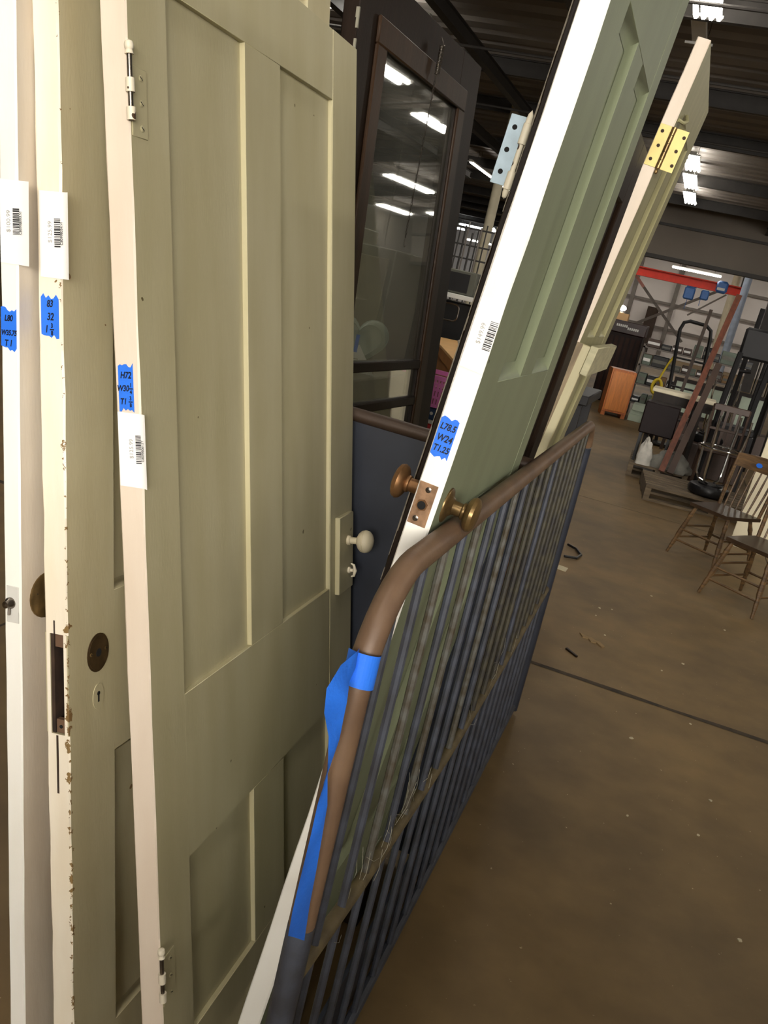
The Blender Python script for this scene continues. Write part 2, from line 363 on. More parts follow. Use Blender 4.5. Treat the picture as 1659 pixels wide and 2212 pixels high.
# back wall behind the camera with its daylight window
wb = MB(); wx0, wx1, wz0, wz1 = 0.4, 8.6, 1.9, 4.5
wb.box((XL, YB-.2, 0), (wx0, YB, ZC+.1)).box((wx1, YB-.2, 0), (XR, YB, ZC+.1)).box((wx0, YB-.2, 0), (wx1, YB, wz0)).box((wx0, YB-.2, wz1), (wx1, YB, ZC+.1))
struct('wall_back', wb, m_sidewall)
wn = MB(); 
wn.box((wx0, YB-.12, wz0), (wx1, YB-.1, wz1))
wo = struct('window_1', wn, E_DAY)
for i in range(5):
    x = wx0 + (wx1-wx0)*i/4; MB().box((x-.03, YB-.1, wz0), (x+.03, YB-.02, wz1)).build('mullion', m_steelbeam, wo)
# partition across the hall with its big opening, and the lit bay behind it
hd = struct('wall_partition', MB().box((-6.2, 32, 3.62), (XR, 32.25, ZC)).box((-6.2, 31.9, 3.5), (XR, 32.35, 3.62), m_steelbeam).box((-6.2, 31.9, 4.55), (XR, 32.0, 4.63), m_steelbeam), m_header)
MB().box((1.55, 31.8, 0), (1.85, 32.3, 5.2)).build('steel_post', m_steelbeam, hd)
MB().box((-6.2, 31.8, 0), (-5.9, 32.3, 5.2)).build('steel_post', m_steelbeam, hd)
bw = struct('wall_bay', MB().box((-6.2, 48, 0), (XR, 48.2, ZC)), m_wallfar)
for zz in (1.35, 2.55, 3.75): MB().box((-6.2, 47.86, zz-.06), (XR, 48, zz+.06)).build('wall_girt', m_brace, bw)
for xx in (-3.9, -1.9, 1.1, 3.4): MB().box((xx-.1, 47.75, 0), (xx+.1, 48, ZC-.1)).build('wall_column', m_brace, bw)
def bar(bm, p, q, wd, th, m=None):
    p = Vector(p); q = Vector(q); t = (q-p).normalized(); x = t.cross(Vector((0,1,0))).normalized(); yv = x.cross(t)
    bm.box((-wd/2, -th/2, 0), (wd/2, th/2, (q-p).length), m, T=frame_of(p, x, yv, t))
    return bm
bar(MB(), (-3.75, 44, 3.45), (-3.2, 44, 2.95), .13, .1).build('cross_brace', m_pinkbrace, bw)
bar(MB(), (-3.2, 44, 2.95), (-.9, 44, .95), .12, .1).build('cross_brace', m_brace, bw)
bar(MB(), (-3.4, 43.8, 1.1), (.2, 43.8, 3.6), .12, .1).build('cross_brace', m_brace, bw)
bar(MB(), (-1.0, 43.6, 2.15), (.35, 43.6, 3.35), .07, .1).build('stair_rail', m_brace, bw)
MB().box((-3.0, 47.6, .05), (-2.45, 47.8, 2.25)).build('wall_panel', m_brown, bw)

# overhead crane in the bay
t = thing('bridge_crane', 'red overhead crane beam with blue hoists in the far lit bay', 'crane', (-1.2, 40, 3.25))
b = MB(); b.box((-3.4, -.16, -.02), (2.3, .16, .02)).box((-3.4, -.03, .02), (2.3, .03, .30)).box((-3.4, -.16, .30), (2.3, .16, .34)); b.build('beam', m_redsteel, t)
h = MB().box((-.1, -.2, -.55), (.32, .2, -.06), bev=.05).box((-.05, -.1, -.06), (.33, .1, 0)).tube([(.1, 0, -.42), (.08, 0, -.95)], .012).build('hoist', m_blue, t)
MB().box((.55, -.15, -.45), (.88, .15, -.06), bev=.05).tube([(.6, 0, -.3), (.6, 0, -.7)], .012).build('hoist', m_blue, t)
MB().box((1.05, -.25, -.05), (1.5, .25, .42), bev=.08).box((1.1, -.27, .05), (1.4, -.25, .15), m_whitepaint).build('drive_motor', m_blue, t)
for x in (-3.0, 2.0): MB().box((x-.05, -.05, .34), (x+.05, .05, ZC-3.25)).build('hanger', m_steelbeam, t)
tag(MB().tube([(.56, 42.5, 0), (.56, 42.5, 5.2)], .16, n=14).build('steel_column', m_offwhite), 'cream round column left of the blue pipe in the far bay', 'column')
tag(MB().tube([(.87, 36.5, 0), (.87, 36.5, 5.2)], .14, n=14).build('vent_pipe', mat('pale_blue_pipe', srgb(176, 188, 208), .4)), 'pale blue pipe running up the far bay', 'pipe')

# unseen furniture added behind the camera to shade the lower doors and floor
t = thing('shade_dresser', 'unseen brown dresser added behind the camera to shade the lower view', 'dresser', (.25, -1.75, 0))
MB().box((0, 0, .08), (1.7, .5, 1.20), bev=.006).build('body', m_oak, t)
MB().box((-.02, -.02, 1.20), (1.72, .52, 1.24), bev=.004).build('top', m_seatwood, t)
for i in range(3): MB().box((.05, .5, .14+.36*i), (1.65, .515, .46+.36*i), bev=.004).build('drawer', m_seatwood, t)
for x in (.0, 1.62):
    for yy in (0, .42): MB().box((x, yy, 0), (x+.08, yy+.08, .08)).build('foot', m_seatwood, t)
t = thing('shade_sideboard', 'unseen dark cupboard added beside the dresser to shade the lower view', 'shade_sideboard', (2.1, -1.8, 0))  # second added blocker, keeps window light off the low parts
MB().box((0, 0, .1), (2.4, .5, 1.30), bev=.006).build('body', m_darkrail, t)
for i in range(4): MB().box((.05+.58*i, .5, .16), (.58+.58*i, .515, 1.24), bev=.004).build('door', m_brown, t)
for x in (.02, 2.3):
    for yy in (0, .42): MB().box((x, yy, 0), (x+.08, yy+.08, .1)).build('foot', m_darkrail, t)

# ------------------------------------------------------------------ lamps
def strip(x, y, z, L, W, along, label, tubes=4, e=E_TUBE, group='overhead fluorescent fixtures'):
    t = thing('ceiling_light', label, 'lamp', (x, y, z), 0 if along == 'y' else math.pi/2, group)
    b = MB(); b.box((-W*.27, -L/2, .06), (W*.27, L/2, .11), bev=.01)
    b.box((-W/2, -L/2, .03), (W/2, -L/2+.03, .06))
    b.box((-W/2, L/2-.03, .03), (W/2, L/2, .06))
    b.build('housing', m_fixture, t)
    for i in range(tubes):
        xx = -W/2 + W*(i+.5)/tubes
        MB().tube([(xx, -L/2+.03, .02), (xx, L/2-.03, .02)], .022 if W < .3 else .034, n=6).build('tube', e, t)
    for sx in (-1, 1):
        for sy in (-1, 1): MB().box((sx*W*.3-.005, sy*L*.35-.005, .11), (sx*W*.3+.005, sy*L*.35+.005, ZC-z)).build('hanger', m_steelbeam, t)
    return t
u_ = strip(-1.17, 13.05, 5.0, 1.05, .36, 'y', 'unlit lamp housing just past the bright lamp at the top right', 0)
ROW = [(-1.05, 11.2, 2.4, 'bright overhead lamp at the top right above the aisle'), (-1.36, 22.5, 1.9, 'first of three lamps in line beyond the brass hinge'),
       (-1.44, 25.2, 2.2, 'middle of three lamps in line beyond the brass hinge'), (-1.50, 28.2, 2.2, 'farthest of three lamps in line above the aisle')]
for x, y, L, lb in ROW: strip(x, y, 5.0, L, .36, 'y', lb)
for i, (x, y) in enumerate(((-.9, 5.2), (-.6, -1.2), (-.2, -6.0))): strip(x, y, 5.0, 2.4, .36, 'y', ['overhead lamp above the near chairs, out of the picture', 'overhead lamp above the doors, out of the picture', 'overhead lamp behind the photographer, by the window'][i])
for i, (x, y, L) in enumerate(((4.5, 13.4, 1.4), (5.1, 16.8, 1.6), (8.5, 23.6, 3.0), (11.2, 28.6, 2.4), (10.2, 29.8, 1.2), (4.6, 4.0, 2.4), (4.2, -3.0, 2.4))):
    strip(x, y, 5.0, L, .3, 'y', 'lamp off to the right, mirrored '+['topmost', 'second from top', 'third from top', 'fourth from top', 'lowest'][i]+' in the glass door' if i < 5 else ['lamp off to the right beside the near chairs', 'lamp off to the right behind the photographer'][i-5], 2, E_SIDE)
for i, (x, y) in enumerate(((-4.4, 2.2), (-4.8, 7.2))): strip(x, y, 5.0, 2.4, .36, 'y', ['near', 'far'][i]+' lamp of the left hand row, out of the picture behind the doors')
strip(-6.65, 14.2, 5.0, 3.0, .2, 'x', 'long lamp high behind the tallest cream door', 2)
strip(-7.9, 31.0, 4.8, 6.6, .16, 'y', 'long lamp seen between the dark door and the green door', 1)
strip(-1.05, 40.0, 3.80, 2.0, .3, 'x', 'lamp above the red crane beam in the far bay', 2)
for i, (x, y) in enumerate(((-4.5, 37), (3.5, 37), (0.0, 44.5), (-4, 44.5), (4, 44.5), (-1, 35))): strip(x, y, 5.0, 2.4, .4, 'x', 'lamp of the far bay hidden above the partition opening, '+['front left', 'front right', 'rear middle', 'rear left', 'rear right', 'front middle'][i], 4)
for i, (x, y, L) in enumerate(((-16.3, 60, 1.1), (-15.6, 60, .5), (-14.9, 60, 1.2), (-14.2, 58, .5), (-15.8, 56, 1.0))):
    strip(x, y, 4.9 - (0.5 if i == 4 else 0), L, .4, 'x', ['leftmost', 'second', 'third', 'rightmost', 'lower'][i]+' of the tiny lamps in the far left hall', 3, E_COOL, 'lamps of the far left hall')
for i, (x, y, L) in enumerate(((-15.9, 60, .5), (-15.4, 60, .5), (-14.7, 60, .6), (-13.6, 60, .4), (-13.1, 60, .5))):
    strip(x, y, 4.05, L, .4, 'x', ['first', 'second', 'third', 'fourth', 'fifth'][i]+' from left in the lower row of tiny far lamps', 3, E_TUBE, 'lamps of the far left hall')

# ------------------------------------------------------------------ doors
def jbox(lo, hi, mf, me, jit=0.0007, seg=26, bev=0.0022):
    """a stile: chamfered section swept up, corners slightly uneven; faces towards -y take the edge material"""
    (a, b_, c), (d, e, g) = lo, hi
    sec = [(a+bev, b_), (d-bev, b_), (d, b_+bev), (d, e), (a, e), (a, b_+bev)]
    vs = []
    for i in range(seg+1):
        z = c + (g-c)*i/seg
        for k, (x, y) in enumerate(sec):
            j = jit if (k in (0, 1, 2, 5) and 0 < i < seg) else 0
            vs.append((x+R.uniform(-j, j), y+R.uniform(-j, j)*.5, z))
    q = MB(); n = len(sec)
    for i in range(seg):
        for k in range(n):
            k2 = (k+1) % n
            q.raw([vs[i*n+k], vs[i*n+k2], vs[(i+1)*n+k2], vs[(i+1)*n+k]], [(0,1,2,3)], me if k in (0, 1, 5) else mf)
    q.raw(vs[:n], [list(range(n))[::-1]], mf); q.raw(vs[-n:], [list(range(n))], mf)
    return q
def recessed(parent, t, v0, v1, w0, w1, d, run, m, name='panel', raise_=None):
    """recessed panel with its sloped moulding, both faces; optional raised field"""
    q = MB(); q.box((-t+d, v0-.004, w0-.004), (-d, v1+.004, w1+.004))
    o = q.build(name, m, parent)
    if run > 0:
        for s0, s1 in ((0.0, -d), (-t, -t+d)):
            e = .0006 if s0 == 0 else -.0006
            A = [(s0-e, v0, w0), (s0-e, v1, w0), (s0-e, v1, w1), (s0-e, v0, w1)]
            B = [(s1+e, v0+run, w0+run), (s1+e, v1-run, w0+run), (s1+e, v1-run, w1-run), (s1+e, v0+run, w1-run)]
            mm = MB()
            mid = [tuple((A[i][k]*.5+B[i][k]*.5) + ((-.0022 if s0 == 0 else .0022) if k == 0 else 0) for k in range(3)) for i in range(4)]
            mm.raw(A+mid+B, [(i, (i+1) % 4, 4+(i+1) % 4, 4+i) for i in range(4)] + [(4+i, 4+(i+1) % 4, 8+(i+1) % 4, 8+i) for i in range(4)])
            mm.build('moulding', m, parent)
    return o
def panel_door(name, label, Mx, t, W, w0, H, stiles, rails, mulls, panels, mf, me, d=.010, run=0.0, mortise=None, jit=.0007):
    root = thing(name, label, 'door', matrix=Mx)
    for i, (a, b_) in enumerate(stiles):
        if i == 0 and mortise:
            s0, s1, z0, z1, dep = mortise
            q = jbox((-t, a, w0), (0, b_, z0), mf, me, jit, 16)
            q2 = jbox((-t, a, z1), (0, b_, H), mf, me, jit, 22)
            for k in range(len(q2.f)):
                pass
            o = len(q.v); q.v += q2.v; q.f += [[x+o for x in f] for f in q2.f]; q.mi += [q._m(q2.mats[x]) for x in q2.mi]; q.sm += q2.sm
            q.box((-t, a+.0005, z0), (s0, b_, z1), mf); q.box((s1, a+.0005, z0), (0, b_, z1), mf); q.box((s0, a+dep, z0), (s1, b_, z1), mf)
            # front faces of the two cheeks
            q.raw([(-t+.0022, a, z0), (s0, a, z0), (s0, a, z1), (-t+.0022, a, z1)], [(0,1,2,3)], me)
            q.raw([(s1, a, z0), (-.0022, a, z0), (-.0022, a, z1), (s1, a, z1)], [(0,1,2,3)], me)
            q.build('stile', None, root)
        else: jbox((-t, a, w0), (0, b_, H), mf, me if i == 0 else mf, jit if i == 0 else 0.0004).build('stile', None, root)
    va, vb = stiles[0][1], stiles[-1][0]
    for (a, b_) in rails: MB().box((-t, va, a), (-.0002, vb, b_), bev=.0008).build('rail', mf, root)
    for (v0, v1, a, b_) in mulls: MB().box((-t, v0, a), (-.0003, v1, b_), bev=.0008).build('mullion', mf, root)
    for (v0, v1, a, b_) in panels: recessed(root, t, v0, v1, a, b_, d, run, mf)
    return root
NEG_Y = lambda o: frame_of(o, (1,0,0), (0,0,1), (0,-1,0))          # text lying on a door edge, upright
VERT_Y = lambda o: frame_of(o, (0,0,1), (-1,0,0), (0,-1,0))        # text on a door edge reading upwards
def tape(root, s0, s1, z0, z1, lines, slant=0.0, seed=1):
    r = random.Random(seed); n = 7
    top = [(s0+(s1-s0)*i/n, z1 + r.uniform(-.004, .003) + slant*(i/n-.5)) for i in range(n+1)]
    bot = [(s0+(s1-s0)*i/n, z0 + r.uniform(-.003, .004) + slant*(i/n-.5)) for i in range(n+1)]
    poly = bot + top[::-1]
    o = MB().prism([(z, s) for s, z in poly], 1, -.0008, -.0004).build('masking_tape', m_tape, root)
    o['label'] = 'blue tape with handwritten measurements'
    for (txt, sx, z, size) in lines:
        text_mesh('handwriting', txt, size, NEG_Y((sx, -.0011, z)), m_ink, o, shear=.18, bold=.00032, sx=.8)
    return o
def frac(o, sx, z, num, den, size):
    text_mesh('handwriting', num, size, NEG_Y((sx, -.0011, z+size*.62)), m_ink, o, bold=.0003, sx=.8)
    text_mesh('handwriting', den, size, NEG_Y((sx, -.0011, z-size*.62)), m_ink, o, bold=.0003, sx=.8)
    MB().box((sx-size*.42, -.0013, z-.0008), (sx+size*.42, -.0010, z+.0008)).build('fraction_bar', m_ink, o)
def barcode(parent, s0, s1, z0, z1, y, seed):
    r = random.Random(seed); q = MB(); z = z0
    while z < z1-.001:
        h = r.choice((.0007, .0007, .0012, .0018)); q.box((s0, y-.0002, z), (s1, y, min(z+h, z1))); z += h + r.choice((.0007, .0009, .0014))
    o = q.build('barcode', m_print, parent); return o
def price_tag(root, s0, s1, z0, z1, sb, price, code, seed, curl=.006):
    """paper label stuck on the door edge whose right half stands free past the corner"""
    N = 8; vs = []
    for i in range(N+1):
        s = s0 + (s1-s0)*i/N; yy = -.0012 - (curl*max(0, s/s1)**2 if s > 0 else 0)
        sk = (s-s0)*.06
        vs += [(s, yy, z0-sk), (s, yy, z1-sk)]
    q = MB(); q.raw(vs, [(2*i, 2*i+2, 2*i+3, 2*i+1) for i in range(N)])
    o = q.build('price_label', m_paper, root, 80); o['label'] = 'white price label with barcode'
    barcode(o, sb[0], sb[1], sb[2], sb[3], -.0026 if curl else -.0014, seed)
    zc = (sb[2]+sb[3])/2
    text_mesh('price_print', price, .0085, VERT_Y((sb[0]-.0075, -.0018, zc)), m_faint, o)
    text_mesh('code_print', code, .005, VERT_Y((sb[1]+.0035, -.0046 if curl else -.0016, zc-.002)), m_print, o)
    return o
def slot_screw(parent, c, ax, r, m, name='screw'):
    q = MB(); q.lathe(c, ax, [(-.001, r), (.0006, r), (.001, r*.8), (.0011, 0)], m, 12)
    A = Vector(ax).normalized(); s = A.cross(Vector((.3, .5, .8))).normalized(); u = A.cross(s)
    c2 = Vector(c) + A*.0009
    q.box((-r*.85, -r*.12, 0), (r*.85, r*.12, .0004), m_hole, T=frame_of(c2, s, u, A))
    return q.build(name, m, parent)

# --- the cream door with four panels (third from the left)
T3, W3 = .0391, .8602
MD3 = lean(-.4413, 1.0766, -.2081, .0215)
d3 = panel_door('panel_door', 'cream four-panel door with painted knob, in front of the blue steel panel', MD3, T3, W3, 0, 1.874,
    [(0, .095), (.722, W3)], [(1.744, 1.874), (.446, .730), (0, .12)], [(.334, .471, .730, 1.744), (.334, .471, .12, .446)],
    [(.095, .334, .730, 1.744), (.471, .722, .730, 1.744), (.095, .334, .12, .446), (.471, .722, .12, .446)], m_cream, m_pink_edge, d=.0095)
tp = tape(d3, -.033, -.0095, 1.1825, 1.246, [('H72', -.021, 1.231, .0125), ('W30', -.026, 1.213, .0115), ('T1', -.026, 1.195, .0115)], 0, 3)
frac(tp, -.0135, 1.213, '1', '4', .0075); frac(tp, -.0145, 1.195, '3', '8', .0075)
price_tag(d3, -.036, .0095, 1.077, 1.181, (-.008, .0005, 1.110, 1.150), '$125.99', 'C80998061.ST', 5, curl=.004)
# painted loose-pin hinges: leaf on the face, knuckle at the corner
def cream_hinge(root, z0, z1, kz0, kz1, leafm, tilt=0):
    h = MB().box((-.0006, .004, z0), (.0014, .040, z1), bev=.0006).build('hinge', leafm, root); h['label'] = 'cream painted hinge'
    L = kz1-kz0; c = (.0045, -.0035)
    MB().tube([(c[0], c[1], kz0+.004), (c[0], c[1], kz1-.012)], .0034, n=10).build('pin', m_steel, h)
    for a, b_ in ((.02, .19), (.38, .56)): 
        MB().lathe((c[0], c[1], kz0+L*a), (0,0,1), [(0, .0034), (0, .0058), (L*(b_-a), .0058), (L*(b_-a), .0034)], None, 12).build('knuckle', m_hingecream, h)
    MB().lathe((c[0], c[1], kz0+L*.86), (0,0,1), [(0, 0), (0, .0058), (.003, .0050), (.005, .0045), (.007, .0058), (.011, .0062), (.015, .005), (.0175, 0)], None, 12).build('ball_tip', m_hingecream, h)
    for k in (.14, .5, .86): 
        z = z0+(z1-z0)*k; slot_screw(h, (.0014, .026, z), (1, 0, 0), .0042, leafm)
    return h
cream_hinge(d3, 1.541, 1.627, 1.556, 1.650, m_cream)
cream_hinge(d3, .236, .322, .252, .345, m_cream)
# lock case, knob, thumb turn
lk = MB().box((-.001, .754, .707), (.011, .842, .885), bev=.0015).build('rim_lock', m_cream, d3); lk['label'] = 'painted rim lock case'
MB().lathe((.011, .806, .824), (1, 0, 0), [(0, .011), (.006, .011), (.008, .008), (.022, .0075), (.024, .012), (.028, .019), (.034, .0245), (.040, .0262), (.041, .0252), (.0415, .0252), (.0425, .0262), (.050, .0245), (.056, .019), (.060, .010), (.061, 0)], None, 24).build('knob', chipped('ivory_painted_knob', srgb(214, 202, 172), srgb(60, 46, 30), spots=.12), lk)
q = MB(); q.lathe((.011, .812, .752), (1, 0, 0), [(0, .0075), (.004, .0075), (.006, .004), (.012, .004), (.013, 0)], None, 12)
q.tube([(.018, .812, .737), (.024, .812, .739), (.027, .812, .752), (.024, .812, .765), (.017, .812, .768)], [.002, .003, .0045, .003, .002], n=8)
q.build('thumb_turn', m_hingecream, lk)

# --- second door: cream, mortise lock removed
T2 = .0391
MD2 = lean(-.5807, 1.0229, -.1665, -.0002)
d2 = panel_door('panel_door', 'cream door with empty lock mortise and chipped corner, second from the left', MD2, T2, .85, 0, 2.1,
    [(0, .110), (.74, .85)], [(1.90, 2.1), (.605, .872), (0, .105)], [], [(.110, .74, .872, 1.90), (.110, .74, .105, .605)], m_cream_b, m_cream_edge, d=.012, run=.012,
    mortise=(-.031, -.0075, .676, .832, .075), jit=.0011)
mo = MB().box((-.0308, .002, .6765), (-.025, .07, .8315)).box((-.025, .05, .6765), (-.0078, .07, .8315)).build('mortise_lining', m_socket, d2)
MB().box((-.0245, .004, .6770), (-.0085, .012, .698)).box((-.0245, .004, .811), (-.0085, .012, .8310)).build('lock_remnant', mat('old_lock_wood', srgb(112, 84, 62), .7, vary=.2), mo)
slot_screw(mo, (-.0165, .0035, .687), (0, -1, 0), .0028, m_hole)
MB().box((-.024, -.0004, .832), (-.0215, .004, .852)).box((-.0225, -.0004, .58), (-.019, .003, .674)).build('gouge', m_socket, mo)
q = MB(); E = [(.026*math.cos(2*math.pi*i/28)*1.0, .0305*math.sin(2*math.pi*i/28)) for i in range(28)]
q.prism([(.069+a, .784+b_) for a, b_ in E], 0, -.0005, .0012); q.prism([(.069+a*.9, .784+b_*.9) for a, b_ in E], 0, .0012, .0018)
pl = q.build('knob_plate', mat('dark_bronze_plate', srgb(92, 72, 46), .5, .5, vary=.25, scale=40), d2); pl['label'] = 'dark oval knob plate with empty spindle hole'
MB().lathe((.0018, .069, .784), (1,0,0), [(-.001, 0), (-.001, .0065), (.0003, .0065), (.0003, 0)], m_hole, 14).build('spindle_hole', m_hole, pl)
for a in (-.018, .018): slot_screw(pl, (.0018, .069+a, .786), (1, 0, 0), .003, m_oldbrass)
q = MB(); q.prism([(.069+.0135*math.cos(2*math.pi*i/20), .713+.021*math.sin(2*math.pi*i/20)) for i in range(20)], 0, -.0003, .0010)
kp = q.build('keyhole_plate', m_cream_b, d2); kp['label'] = 'painted-over keyhole plate'
MB().lathe((.001, .069, .718), (1,0,0), [(-.001, 0), (-.001, .0035), (.0004, .0035), (.0004, 0)], m_hole, 12).box((-.0002, .0672, .704), (.0014, .0708, .717)).build('keyhole', m_hole, kp)
tp = tape(d2, -.034, -.0055, 1.2535, 1.306, [('83', -.0195, 1.296, .0125), ('32', -.0190, 1.279, .0135), ('1', -.0255, 1.2625, .0135)], -.002, 8)
frac(tp, -.0165, 1.2625, '3', '8', .0080)
price_tag(d2, -.033, .0165, 1.331, 1.440, (-.009, .0005, 1.369, 1.407), '$125.99', 'C80998054.VI', 9)

# --- first door: white, one inch thick
MD1 = lean(-.6546, .9929, -.1456, -.0006)
d1 = panel_door('panel_door', 'white door with brass rosette at the far left edge of the picture', MD1, .0285, .955, 0, 1.95,
    [(0, .150), (.80, .955)], [(1.80, 1.95), (.62, .80), (0, .2)], [], [(.150, .80, .80, 1.80), (.150, .80, .2, .62)], m_white_a, m_white_edge, d=.008, run=.01)
tape(d1, -.0275, -.0025, 1.222, 1.275, [('L80', -.015, 1.262, .0110), ('W35.75', -.0145, 1.243, .0095), ('T 1', -.0155, 1.2295, .0115)], -.004, 12)
price_tag(d1, -.026, .0215, 1.333, 1.437, (-.005, .005, 1.369, 1.401), '$100.99', 'C80998053.VI', 15, curl=.003)
ro = MB().lathe((0, .052, .868), (1, 0, 0), [(0, .034), (.002, .034), (.0045, .031), (.006, .022), (.010, .015), (.016, .013), (.020, .0125), (.020, 0)], None, 26).build('rosette', m_oldbrass, d1); ro['label'] = 'round brass rosette'
slot_screw(ro, (.0045, .030, .875), (1,0,0), .003, m_hole)
lt = MB().box((-.024, -.0012, .838), (-.003, .0005, .892), bev=.0006).build('latch_plate', m_fixture, d1)
MB().lathe((-.0165, -.0006, .867), (0,-1,0), [(0, .0085), (.003, .0085), (.006, .006), (.012, .005), (.013, 0)], None, 14).tube([(-.0165, -.004, .862), (-.0165, -.005, .850)], .0018, n=6).build('latch_bolt', m_steel, lt)

# --- green two-panel-wide door with white edge, leaning towards the aisle
TG, WG = .0359, .689
MDG = lean(-.3748, 1.1776, .0912, .0071)
dg = panel_door('panel_door', 'sage green door with white edge, brass knobs and $149.99 price', MDG, TG, WG, .14, 2.1,
    [(0, .125), (.600, WG)], [(1.815, 2.1), (1.085, 1.300), (.14, .35)], [(.305, .415, 1.300, 1.815), (.305, .415, .35, 1.085)],
    [(.125, .305, 1.300, 1.815), (.415, .600, 1.300, 1.815), (.125, .305, .35, 1.085), (.415, .600, .35, 1.085)], m_green, m_white_edge, d=.013, run=.022)
tape(dg, -.0335, -.0075, 1.193, 1.247, [('L78.5', -.0205, 1.2345, .0125), ('W24', -.0205, 1.2185, .0135), ('T1.25', -.0205, 1.2035, .0125)], -.002, 21)
pt = price_tag(dg, -.0335, -.0002, 1.318, 1.412, (-.0115, -.0008, 1.347, 1.385), '$149.99', '', 23, curl=0)
lp = MB().box((-.0335, -.0010, 1.091), (-.0065, .0006, 1.153), bev=.0004).build('latch_plate', m_latch, dg); lp['label'] = 'worn copper latch plate with two screws'
q = MB(); c = (-.0205, -.0012, 1.121); hexa = [(c[2]+.0085*math.sin(math.pi/3*i+.3), c[0]+.0085*math.cos(math.pi/3*i+.3)) for i in range(6)]
q.prism(hexa, 1, -.004, -.0006, m_bronze); q.lathe((c[0], -.004, c[2]), (0,-1,0), [(0, .0062), (.0002, .0062), (.0003, 0)], m_hole, 14)
q.build('latch_bolt', m_bronze, lp)
slot_screw(lp, (-.0185, -.0010, 1.144), (0,-1,0), .0042, m_steel); slot_screw(lp, (-.0235, -.0010, 1.100), (0,-1,0), .0042, m_steel)
def brass_knob(s0, sg, v, z, m):
    k = MB().lathe((s0, v, z), (sg, 0, 0), [(0, .0265), (.0016, .0265), (.0035, .0250), (.0050, .0200), (.0075, .0145), (.0105, .0125), (.011, .0108), (.024, .0102), (.0255, .0125), (.028, .0130), (.030, .0120), (.031, .0185), (.0345, .0240), (.0395, .0262), (.0445, .0245), (.0475, .0190), (.0485, .0120), (.0480, 0)], None, 28).build('door_knob', m, dg)
    return k
brass_knob(0, 1, .060, 1.118, m_oldbrass)['label'] = 'tarnished brass knob on the aisle side'
brass_knob(-TG, -1, .060, 1.126, m_bronze)['label'] = 'worn bronze knob on the hidden side'

# --- dark brown door flat behind the green one, with a folded-out hinge
MDB = MDG @ Matrix.Translation((-.0385, .120, 0))
db = panel_door('plank_door', 'dark brown door flat behind the green door, grey hinge leaf sticking out', MDB, .033, 1.12, .80, 1.817,
    [(0, .12), (1.0, 1.12)], [(1.68, 1.817), (.80, .95)], [], [(.12, 1.0, .95, 1.68)], m_dark, m_dark, d=.01, run=.01, jit=.0012)
q = MB(); n = 40
for i in range(n):
    if R.random() < .18: continue
    z0, z1 = .95+(1.8-.95)*i/n, .95+(1.8-.95)*(i+1)/n; wd = R.uniform(.0008, .0024)
    q.box((-.0334, -.0006, z0), (-.0334+wd, .002, z1))
q.build('worn_paint_strip', mat('chalky_worn_paint', srgb(148, 138, 122), .8, vary=.2, scale=60), db)
h = MB().box((-.0335-.030, -.0025, 1.556), (-.0395, -.0008, 1.648), bev=.0006).build('hinge', m_hingegrey, db); h['label'] = 'blue-grey hinge leaf with cream knuckle'
for z in (1.573, 1.602, 1.632): MB().lathe((-.0535 if z != 1.602 else -.0545, -.0024, z), (0,-1,0), [(-.0004, .0036), (.0003, .0036), (.0004, 0)], m_hole, 12).build('screw_hole', m_hole, h)
MB().lathe((-.037, -.0035, 1.540), (0,0,1), [(0, 0), (.002, .0030), (.008, .0044), (.012, .0042), (.0125, .0036), (.0128, .0056), (.036, .0056), (.036, .0036), (.073, .0036), (.073, .0056), (.100, .0056), (.1005, .0042), (.104, .0044), (.112, .0036), (.118, 0)], None, 14).build('knuckle', m_hingecream, h)

# --- dark glazed door behind, with spring and chain
T4 = .04
MD4 = lean(-.7331, 2.0027, -.0837, -.0505)
d4 = thing('glazed_door', 'dark brown glazed door with hanging spring and chain behind the cream door', 'door', matrix=MD4)
jbox((-T4, 0, 0), (0, .165, 2.055), m_dark, m_dark, .001).build('stile', None, d4)
jbox((-T4, .722, 0), (0, .895, 2.055), m_dark, m_dark, .0004).build('stile', None, d4)
MB().box((-T4, .165, 1.905), (-.0002, .722, 2.055), bev=.001).build('rail', m_dark, d4)
MB().box((-T4, .165, .25), (-.0002, .722, .90), bev=.001).build('rail', m_dark, d4)
for a, b_ in ((1.139, 1.166), (1.027, 1.054)): MB().box((-T4+.006, .165, a), (.006, .722, b_), bev=.003).build('glazing_bar', m_dark, d4)
q = MB().box((.0, .10, 1.900), (.010, .775, 1.960), bev=.003).box((.0, .10, .86), (.010, .158, 1.900), bev=.003).box((.0, .716, .86), (.010, .775, 1.900), bev=.003)
q.build('stop_moulding', m_brown, d4)
MB().box((-.010, .16, .895), (-.006, .725, 1.908)).build('glass_pane', g, d4)
q = MB(); n = 40
for i in range(n):
    if R.random() < .35: continue
    z0, z1 = 1.2+(2.05-1.2)*i/n, 1.2+(2.05-1.2)*(i+1)/n; wd = R.uniform(.003, .008)
    q.box((-wd, -.0012, z0), (.0006, .004, z1))
q.build('worn_paint_strip', m_web, d4)
